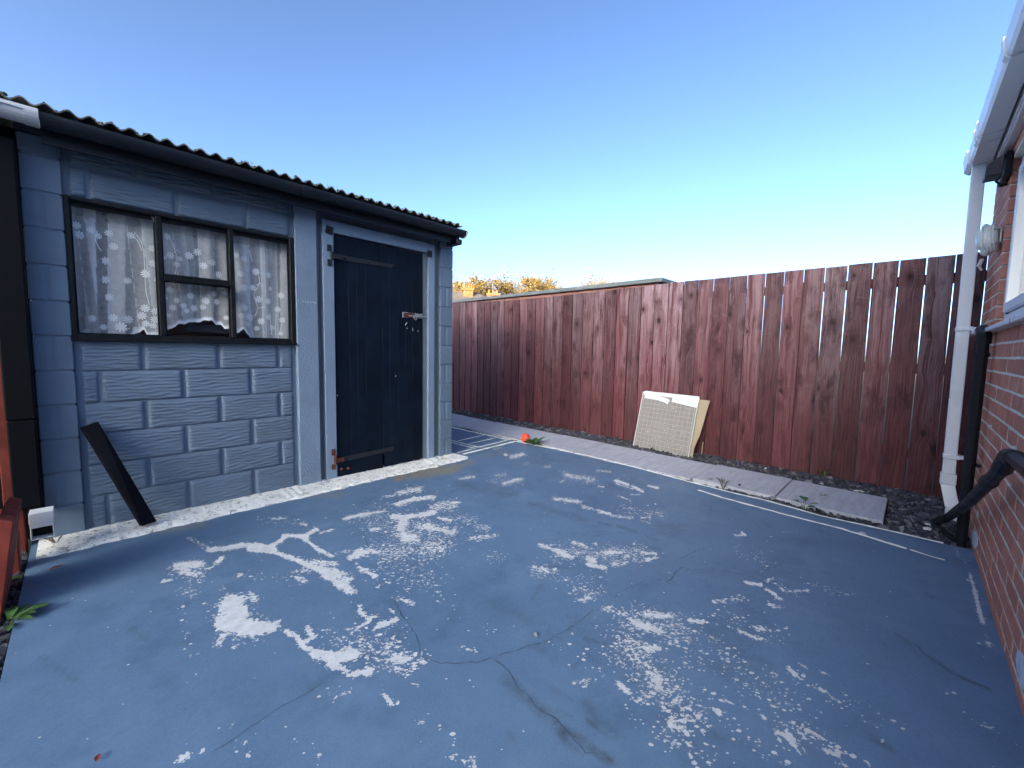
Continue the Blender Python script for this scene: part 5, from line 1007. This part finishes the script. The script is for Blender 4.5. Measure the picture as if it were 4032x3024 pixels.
# black plank against the shed
pk = MB(); a0, a1, b0, b1 = Vector((-.020,3.183,.589)), Vector((.042,3.185,.612)), Vector((.186,3.062,.021)), Vector((.252,3.090,.021))
thv = Vector((.010,-.030,.006))
pk.add([b0,b1,a1,a0,b0+thv,b1+thv,a1+thv,a0+thv], [(3,2,1,0),(4,5,6,7),(0,1,5,4),(1,2,6,5),(2,3,7,6),(3,0,4,7)])
po = tag(put('plank', pk, plain('soot_black_board', (0.004,0.005,0.009), 0.75, 0.3, 6, 0.4, 40, 0, (0.012,0.014,0.02), 0.3, spec=0.08), None, bevel=.003), 'short black plank leaning against the grey block wall', 'plank')
# ball by the path
bp = Vector((3.452, 3.10, .052)); ball = thing('ball', 'small orange red rubber ball on the edge of the slab path', 'ball', (bp.x, bp.y, 0))
bmh = bmesh.new(); bmesh.ops.create_uvsphere(bmh, u_segments=24, v_segments=16, radius=.054)
for v in bmh.verts:
    a = math.atan2(v.co.y, v.co.x); g = min(abs(((a/(math.pi/2))+.5) % 1-.5)*8, 1); v.co *= .955+.045*g; v.co.z *= .97
bme = bpy.data.meshes.new('ball_skin'); bmh.to_mesh(bme); bmh.free(); bme.materials.append(M_ball); bme.polygons.foreach_set('use_smooth', [True]*len(bme.polygons))
link('skin', bme, ball, bp, rot=(.5,.3,.6))
put('valve', MB().tube([bp+Vector((-.050,-.012,.02)), bp+Vector((-.056,-.013,.022))], .006, 8), M_plastic, ball)
def leaf_shape(mb, o, d, up, L, w, curl=.25, n=5):
    d = d.normalized(); s = d.cross(up).normalized(); vs = []; o = Vector(o)
    for i in range(n+1):
        t = i/n; ww = w*math.sin(math.pi*min(.97, t*.9+.08))**.8*.5; c = o+d*L*t+up*(curl*L*(t-.9*t*t*1.2)); vs += [c-s*ww+up*ww*.35, c, c+s*ww+up*ww*.35]
    return mb.add(vs, [(3*i+k,3*i+k+1,3*i+4+k,3*i+3+k) for i in range(n) for k in (0,1)])
def weed(label, loc, n, L, w, up, mat, seed, stem=0.0, spread=6.28, a0=0.0, group=None):
    r = random.Random(seed); o = thing('weed', label, 'weed', loc); base = Vector(loc)
    sm = MB()
    for k in range(n):
        a = a0+spread*k/max(1, n)+r.uniform(-.25,.25); el = up*r.uniform(.6,1.3); dd = Vector((math.cos(a), math.sin(a), el)); h = stem*r.uniform(.3,1)
        q = base+Vector((math.cos(a)*stem*.35, math.sin(a)*stem*.35, h)); sm.tube([base, q], [.0018,.0012], 5)
        put('leaf', leaf_shape(MB(), q, dd, Vector((0,0,1)), L*r.uniform(.75,1.15), w*r.uniform(.8,1.15), r.uniform(.1,.3)), mat, o, smooth=True)
    put('stem', sm, M_stem, o); return o
weed('broad leaved green weed growing beside the orange red ball', (3.436, 2.955, -.01), 9, .14, .06, .55, M_leaf, 3, .012)
weed('leafy seedling at the edge of the last paving slab', (3.43, .475, -.03), 8, .050, .028, .25, M_leaf, 5, .075)
weed('dry brownish weed in the joint between white line and slabs', (3.49, 1.02, -.03), 12, .045, .012, 1.2, M_leafdry, 6, .07)
weed('tiny dark weed in the path joint nearest the leaning tile', (3.478, 1.36, -.02), 8, .035, .012, .4, M_leafdry, 7, .01)
weed('small yellow green weed at the foot of the fence boards', (4.455, .50, -.03), 8, .05, .02, 1.3, M_leafdry, 8, .06)
weed('green weed spilling over the left edge of the yard', (-.232, 2.38, -.03), 9, .085, .034, .25, M_leaf, 9, .045, 3.6, -1.5)
weed('wispy dark weed growing at the foot of the shed corner pillar', (-.13, 3.12, -.01), 9, .10, .008, 1.1, M_leafdry, 10, .04, 3.0, 2.2)
def fallen(label, x, y, L, w, a, mat, seed):
    mb = leaf_shape(MB(), (x, y, .004), Vector((math.cos(a), math.sin(a), 0)), Vector((0,0,1)), L, w, .12); o = put('fallen_leaf', mb, mat, None); return tag(o, label, 'leaf')
fallen('red fallen leaf lying on the yard near the plinth end', -.145, 2.78, .05, .020, .35, M_redleaf, 1)
fallen('dark red fallen leaf on the yard close to the camera', -.02, 1.40, .022, .012, 1.3, M_redleaf, 2)
fallen('yellow green leaf on the slate strip below the shed corner', -.262, 2.765, .045, .026, .4, M_leaf, 3)
def stone(label, x, y, z, sx, sy_, sz, mat, seed, cat='stone', rz=None):
    r = random.Random(seed); b = bmesh.new(); bmesh.ops.create_icosphere(b, subdivisions=2, radius=1)
    for v in b.verts:
        k = 1+.13*math.sin(v.co.x*3+seed)+.12*math.sin(v.co.y*4.1+seed*2)+r.uniform(-.04,.04); v.co = Vector((v.co.x*sx*k, v.co.y*sy_*k, v.co.z*sz*k))
    me_ = bpy.data.meshes.new('stone'); b.to_mesh(me_); b.free(); me_.materials.append(mat)
    return tag(link('stone', me_, None, (x, y, z), rot=(0, 0, r.uniform(0, 3) if rz is None else rz)), label, cat)
stone('large smooth grey cobble on the slate beside the second slab', 4.145, .56, -.01, .045, .032, .020, M_stone_grey, 1)
stone('small white pebble in the slate right of the grey cobble', 4.20, .48, -.012, .016, .012, .010, M_stone_pale, 2)
stone('flat pale stone on the slate near the end slab', 4.21, .245, -.014, .035, .014, .008, M_stone_pale, 3)
stone('round cream pebble in front of the black waste pipe', 3.585, -.13, -.012, .020, .016, .014, M_stone_pale, 4)
stone('long cream stone chip beside the foot of the soil pipe', 3.70, -.17, -.010, .050, .016, .008, M_stone_pale, 5, rz=2.0)
stone('dark slate lump lying on the end slab', 3.81, .42, .012, .030, .018, .007, M_stone_grey, 6)
stone('white pebble in the slate under the leaning tile corner', 4.37, .92, -.012, .014, .012, .010, M_stone_pale, 7)
stone('grey flat stone on the edge of the third slab', 3.57, 1.145, .010, .028, .018, .006, M_stone_grey, 8)
stone('grey lump bridging the joint between white line and slabs', 3.505, .68, -.004, .055, .018, .010, M_stone_grey, 9, rz=.3)
stone('white quartz chip on the slate strip at the left edge', -.245, 2.64, -.01, .022, .008, .006, M_stone_pale, 10, rz=.3)
stone('tiny black grit lump in the middle of the yard', *G(2110, 2502), .003, .011, .008, .005, M_stone_grey, 11, 'grit')
stone('tiny dark grit lump right of the middle of the yard', *G(2803, 2510), .003, .009, .006, .004, M_stone_grey, 12, 'grit')
# white strip of plastic lying by the last slab
tag(put('plastic_strip', ribbon([(3.505,.115),(3.475,.19),(3.49,.235)], .010, .0, .001, .2, .02, 3), M_upvc, None), 'curled white plastic strip by the corner of the last slab', 'strip')
